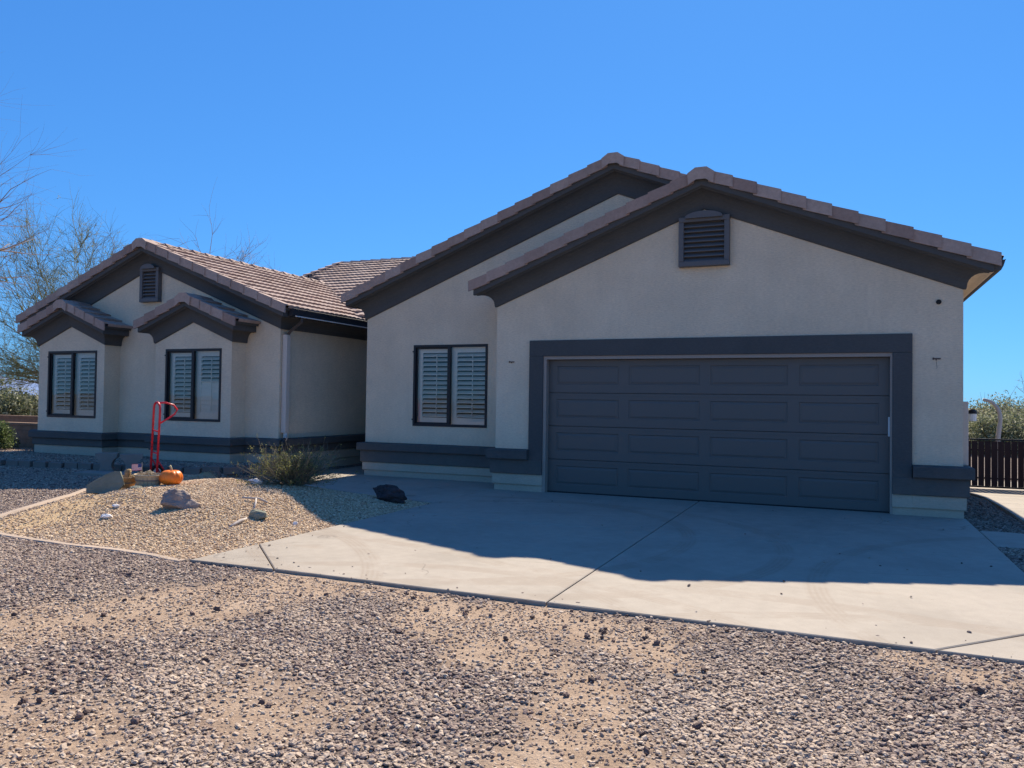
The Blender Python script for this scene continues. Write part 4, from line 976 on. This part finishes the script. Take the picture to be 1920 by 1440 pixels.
# left: bush and garden walls
M['bush']=leafmat('bush_leaf',[(0,(.035,.055,.018)),(.5,(.08,.12,.035)),(1,(.20,.26,.09))]); M['bark']=rockmat('bark',(.10,.08,.06),(.20,.165,.12),20)
def bush(name,loc,r_,hh,n,sz,label,cat,mt,seed,clumps=14,group=None):
    e=empty(name,loc); tag(e,label,cat,group); rr=random.Random(seed); ml=MB(); ms=MB()
    for k in range(clumps):
        a=rr.uniform(0,6.283); q=rr.random()**.5; c=Vector((r_*.75*q*math.cos(a),r_*.75*q*math.sin(a),hh*rr.uniform(.25,.85)*(1-.3*q))); cr=r_*rr.uniform(.25,.5)
        ms.tube([(0,0,0),(c.x*.4,c.y*.4,c.z*.5),c],[hh*.018,hh*.012,hh*.004],5,caps=False)
        for _ in range(5):
            d=Vector((rr.gauss(0,1),rr.gauss(0,1),rr.gauss(.4,1))).normalized()*cr*1.15; ms.tube([c,c+d*.6+Vector((0,0,.02)),c+d],[hh*.004,hh*.0025,hh*.001],3,caps=False)
        leafy(ml,c,cr,n//clumps,sz,rr,.8)
    o=ms.build('branches',M['bark']); o.parent=e; o=ml.build('foliage',mt); o.parent=e; return e
bush('leafy_bush',(-17.05,-.35,.1),.52,.95,5200,.024,'dark green leafy bush at the left end of the wing','bush',M['bush'],8)
M['wallblock']=None
m,nt,b=mat('garden_wall_block',.95); br=nt.nodes.new('ShaderNodeTexBrick'); br.inputs['Scale'].default_value=1; br.inputs['Brick Width'].default_value=.4; br.inputs['Row Height'].default_value=.2; br.inputs['Mortar Size'].default_value=.008
br.inputs['Color1'].default_value=(.22,.145,.10,1); br.inputs['Color2'].default_value=(.19,.125,.09,1); br.inputs['Mortar'].default_value=(.15,.105,.08,1)
mp=nt.nodes.new('ShaderNodeMapping'); mp.inputs['Rotation'].default_value=(R(90),0,0); tc=nt.nodes.new('ShaderNodeTexCoord'); nt.links.new(tc.outputs['Object'],mp.inputs[0]); nt.links.new(mp.outputs[0],br.inputs['Vector']); nt.links.new(mix(nt,1.0,br.outputs['Color'],ramp(nt,noi(nt,tc.outputs['Object'],7,5,.7),[(.3,g3(.8)),(.7,g3(1.15))]),'MULTIPLY'),b.inputs['Base Color']); bump(nt,b,noi(nt,tc.outputs['Object'],40,4),.4,.01)
mb=MB(); mb.box(-26,-16.35,.55,.75,-.1,.72); mb.box(-26.02,-16.33,.52,.78,.72,.77); o=mb.build('garden_wall',m); tag(o,'low brown block garden wall joining the left end of the house','wall')
mb=MB(); mb.box(-45,-17,6.0,6.2,-.2,.66); mb.box(-45.02,-16.98,5.97,6.23,.66,.71); o=mb.build('garden_wall',m); tag(o,'second brown block wall seen over the nearer low one','wall')

# ------------------------------------------------------------------ gate, pole
def gate(x0,x1,y0,y1,name,label,zoff=0):
    g=empty(name,(x0,y0,0)); tag(g,label,'gate'); d=Vector((x1-x0,y1-y0)); L_=d.length; a=math.atan2(d.y,d.x); zb=hgt(2.8,(y0+y1)/2)+.07; g.location.z=zb; g.rotation_euler=(0,0,a); Ht=.95
    mb=MB(); 
    for z in (.0,.17,.72,Ht-.035): mb.box(0,L_,-.018,.018,z,z+.032)
    mb.box(0,.035,-.017,.017,.032,Ht-.035); mb.box(L_-.035,L_,-.017,.017,.032,Ht-.035); o=mb.build('gate_rails',M['metal_dark']); o.parent=g
    n=int(L_/.108)
    for k in range(n):
        mb=MB(); x=.04+k*(L_-.08)/n; w=(L_-.08)/n*rnd.uniform(.86,.92); zt=Ht-.05+rnd.uniform(-.006,.006); mb.box(x,x+w,-.045,-.020,.035,zt,0,rnd.random()); o=mb.build('board',M['boards']); o.parent=g
        if k==0: pass
    return g
gate(1.50,3.22,6.0,6.0,'board_gate','dark brown vertical board gate closing the side path beyond the garage')
gate(3.34,3.9,5.9,3.9,'board_gate','dark board gate leaf folded forward at the right end of the side path')
mb=MB(); mb.box(3.24,3.30,5.97,6.03,-.3,.86); o=mb.build('gate_post',M['metal_dark']); tag(o,'dark square metal post between the two board gates','post')
mb=MB(); PY=10.0
X=lambda px,zz: None
pts=[(3.36,PY,-.4),(3.38,PY,.62),(3.40,PY,.90),(3.425,PY,1.12),(3.41,PY,1.30),(3.35,PY,1.45),(3.25,PY,1.555),(3.15,PY,1.60),(3.07,PY,1.615)]
mb.tube(smoothpath([Vector(p) for p in pts],5),[.050]*13+[.045]*14+[.038]*14,10); o=mb.build('curved_pole',M['pole'],smooth=True); tag(o,'pale pole with a curved top standing behind the board gate','pole')

# ------------------------------------------------------------------ trees
M['treebark']=paint('tree_bark',(.20,.165,.12),.9,.4); M['twig2']=paint('twig_bark',(.27,.20,.15),.9,.1); M['twiggreen']=paint('green_twig',(.20,.21,.10),.9,.1)
M['palo']=leafmat('wispy_leaf',[(0,(.10,.12,.05)),(.5,(.20,.22,.10)),(1,(.36,.36,.20))])
def fantree(loc,H_,Rc,label,seed,nlimb=30,rmin=.006,elo=-.15,twm=None,leaves=.1,nside=9,ntw=5,lz=.02,fork=.22):
    e=empty('wispy_tree',loc); tag(e,label,'tree','wispy desert trees'); rr=random.Random(seed); mt=MB(); mc=MB(); ml=MB()
    F0=Vector((0,0,H_*fork)); mt.tube([(0,0,-.3),(.05,0,H_*fork*.5),F0],[H_*.026,H_*.021,H_*.018],9,caps=False)
    Vt=H_*(1-fork)
    for k in range(nlimb):
        a=2*math.pi*(k*.618034)+rr.gauss(0,.25); el=elo+(1.5-elo)*rr.random()**.85; L_=(math.hypot(Rc*math.cos(el),Vt*math.sin(el)))*rr.uniform(.78,1.02)
        d=Vector((math.cos(a)*math.cos(max(el,.35)),math.sin(a)*math.cos(max(el,.35)),math.sin(max(el,.35)))); tgt=Vector((math.cos(a)*math.cos(el),math.sin(a)*math.cos(el),math.sin(el)))
        p=F0+Vector((rr.gauss(0,.05),rr.gauss(0,.05),rr.uniform(-.4,.2))); pts=[p.copy()]; dirs=[]; n=9
        for s_ in range(n):
            t=s_/n; dd=(d*(1-t)+tgt*t+Vector((rr.gauss(0,.13),rr.gauss(0,.13),rr.gauss(0,.10)))).normalized(); p=p+dd*L_/n; pts.append(p.copy()); dirs.append(dd)
        r0=H_*.0048*rr.uniform(.6,1.2); rads=[max(rmin,r0*(1-.93*i/n)) for i in range(n+1)]
        mt.tube(pts,rads,5,caps=False)
        for q in range(nside):
            i=rr.randrange(2,n+1); b0=pts[i]; dd=(dirs[i-1]*.9+Vector((rr.gauss(0,.55),rr.gauss(0,.55),rr.gauss(.10,.4)))).normalized(); l2=L_*rr.uniform(.16,.34); sp=[b0.copy()]; x=b0.copy(); sd=[]
            for u in range(5):
                dd=(dd+Vector((rr.gauss(0,.16),rr.gauss(0,.16),rr.gauss(.03,.14)))).normalized(); x=x+dd*l2/5; sp.append(x.copy()); sd.append(dd)
            mc.tube(sp,[max(rmin*.9,r0*.35*(1-.17*u)) for u in range(6)],3,caps=False)
            for w_ in range(ntw):
                i2=rr.randrange(1,6); t0=sp[i2]; dd2=(sd[i2-1]+Vector((rr.gauss(0,.55),rr.gauss(0,.55),rr.gauss(0,.45)))).normalized(); l3=l2*rr.uniform(.35,.75); y=t0.copy(); tp=[y.copy()]
                for u in range(3):
                    dd2=(dd2+Vector((rr.gauss(0,.2),rr.gauss(0,.2),rr.gauss(0,.2)))).normalized(); y=y+dd2*l3/3; tp.append(y.copy())
                mc.tube(tp,[rmin*.8,rmin*.65,rmin*.5,rmin*.25],3,caps=False)
                if rr.random()<leaves: leafy(ml,tp[2],.10,7,lz,rr)
    o=mt.build('trunk',M['treebark'],smooth=True); o.parent=e; o=mc.build('crown_twigs',twm or M['twig2']); o.parent=e
    if ml.f: o=ml.build('crown_leaves',M['palo']); o.parent=e
    return e
fantree((-27.5,-.6,0),14.6,5.6,'tall bare wispy tree whose twigs reach in at the left edge of the picture',4,nlimb=64,rmin=.004,elo=.0,nside=24,ntw=8,leaves=0,fork=.25)
fantree((-33.2,14,-.2),8.9,5.6,'wide wispy green tinged tree behind the left end of the wing roof',21,nlimb=60,rmin=.0075,elo=-.35,twm=M['twiggreen'],leaves=.14,nside=20,ntw=9,lz=.03)
fantree((-26.3,15,-.2),9.2,4.2,'sparse bare tree showing just above the wing ridge',33,nlimb=34,rmin=.0065,elo=.2,leaves=0,nside=14,ntw=7)
M['mesq']=leafmat('mesquite_leaf',[(0,(.09,.11,.05)),(.5,(.20,.225,.12)),(1,(.40,.40,.26))])
for i,(x,y,r_,h_,lab) in enumerate([(5.4,24,1.7,2.5,'rounded grey green mesquite just past the garage corner'),(8.2,25,2.1,3.1,'taller grey green mesquite at the right edge behind the gate'),(7.0,31,2.6,2.9,'hazy mesquite farther behind the two others on the right')]):
    bush('mesquite',(x,y,-.75),r_,h_,11000,.055,lab,'tree',M['mesq'],60+i,clumps=30,group='mesquites beyond the gate')
fantree((8.8,27,-.7),4.6,2.0,'thin bare tree rising above the mesquites beyond the gate',51,nlimb=16,rmin=.007,elo=.4,leaves=.35,nside=7,ntw=4,lz=.03)
for i,(x,y,r_,h_,lab) in enumerate([(-31,8.6,1.9,2.35,'grey green mesquite right beside the wing corner, over the low wall'),(-37,10,2.4,2.0,'lower grey green mesquite at the far left over the low wall'),(-46,18,3.5,2.1,'distant wide mesquite between the two near the left wall')]):
    bush('mesquite',(x,y,-.3),r_,h_,15000,.07,lab,'tree',M['mesq'],80+i,clumps=26,group='mesquites beyond the garden wall')
# planting behind the viewer, seen only mirrored in the windows
for i,(x,y,r_,h_) in enumerate([(-12,-34,2.6,3.2),(-3,-38,3.2,3.4),(7,-36,2.4,2.6),(-24,-36,3,3.0)]):
    bush('mesquite',(x,y,-.4),r_,h_,3000,.07,['olive mesquite mirrored in the left bay window','broad mesquite mirrored in the right bay window','mesquite mirrored in the window beside the garage','low mesquite mirrored at the far left'][i],'tree',M['mesq'],100+i,clumps=18,group='mesquites across the road')
# far mountains
m,nt,b=mat('haze_blue_rock',.95); v=objc(nt,(.01,.01,.02)); nt.links.new(ramp(nt,noi(nt,v,1,5,.6),[(.3,(.13,.20,.36)),(.7,(.18,.26,.43))]),b.inputs['Base Color'])  # distance haze painted in as a blue rock colour
mb=MB(); cx,cy=-2560,1640; prev=None
D_=3040
for k in range(161):
    a=R(-40+80*k/160); base_=math.atan2(cy,cx)
    th=math.atan2(1640,-2560)+a*1.0
    hh=26+40*noise.fractal((k*.055,2.2,0),.8,2,5)+14*math.exp(-((k-80)/9)**2)
    hh=max(6,hh)
    rows=[]
    for q,(dr,f_) in enumerate(((-260,-.5),(-140,.35),(-50,.75),(0,1),(120,.4),(300,-.5))):
        r_=D_+dr+30*noise.noise((k*.2,q,0)); rows.append((r_*math.cos(th),r_*math.sin(th),f_*hh+ (4*noise.noise((k*.5,q*2,7)) if 0<q<5 else 0)))
    if prev:
        for q in range(5): mb.face([prev[q],prev[q+1],rows[q+1],rows[q]])
    prev=rows
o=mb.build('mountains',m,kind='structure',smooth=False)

# ------------------------------------------------------------------ sky, sun, camera
kx,ky=.085,-1.03
ld=Vector((kx,ky,-1)).normalized()            # direction light travels
sunv=-ld; elev=math.asin(sunv.z)
w=bpy.data.worlds.new('World'); sc.world=w; w.use_nodes=True; nt=w.node_tree
sk=nt.nodes.new('ShaderNodeTexSky'); sk.sky_type='NISHITA'; sk.sun_disc=False; sk.sun_elevation=elev
sk.sun_rotation=math.atan2(sunv.x,sunv.y); sk.altitude=700; sk.air_density=1.0; sk.dust_density=.15; sk.ozone_density=3.5
bg=nt.nodes['Background']; bg.inputs['Strength'].default_value=.105
EXPO=.85; KF=.105*2**EXPO
sx=nt.nodes.new('ShaderNodeSeparateColor'); cb_=nt.nodes.new('ShaderNodeCombineColor'); nt.links.new(sk.outputs[0],sx.inputs[0])
for i,(k_,p_) in enumerate(((.178,.66),(.455,.60),(.86,.50))):   # deep, clean desert blue
    nt.links.new(mth(nt,'MULTIPLY',mth(nt,'POWER',mth(nt,'MULTIPLY',sx.outputs[i],KF),p_),k_/KF),cb_.inputs[i])
nt.links.new(cb_.outputs[0],bg.inputs['Color'])
SKY=(sk,bg)
sl=bpy.data.lights.new('sun','SUN'); sl.energy=5.0; sl.angle=R(.53); sl.color=(1,.88,.72)
so=bpy.data.objects.new('sun',sl); col.objects.link(so); so.rotation_euler=ld.to_track_quat('-Z','Y').to_euler(); so.location=(0,0,30)
cd=bpy.data.cameras.new('camera'); co=bpy.data.objects.new('camera',cd); col.objects.link(co); sc.camera=co
fw=Vector((-math.sin(YAW)*math.cos(PITCH),math.cos(YAW)*math.cos(PITCH),math.sin(PITCH)))
r0=Vector((math.cos(YAW),math.sin(YAW),0)); u0=r0.cross(fw); rr_=r0*math.cos(ROLL)+u0*math.sin(ROLL); uu=rr_.cross(fw)
mtx=Matrix((rr_,uu,-fw)).transposed().to_4x4(); mtx.translation=CAM; co.matrix_world=mtx
cd.sensor_width=36; cd.sensor_fit='HORIZONTAL'; cd.lens=FPX/1920*36; cd.clip_end=20000; cd.clip_start=.05
sc.render.resolution_x=1024; sc.render.resolution_y=768
sc.view_settings.view_transform='Standard'; sc.view_settings.look='None'; sc.view_settings.gamma=1; sc.view_settings.exposure=EXPO
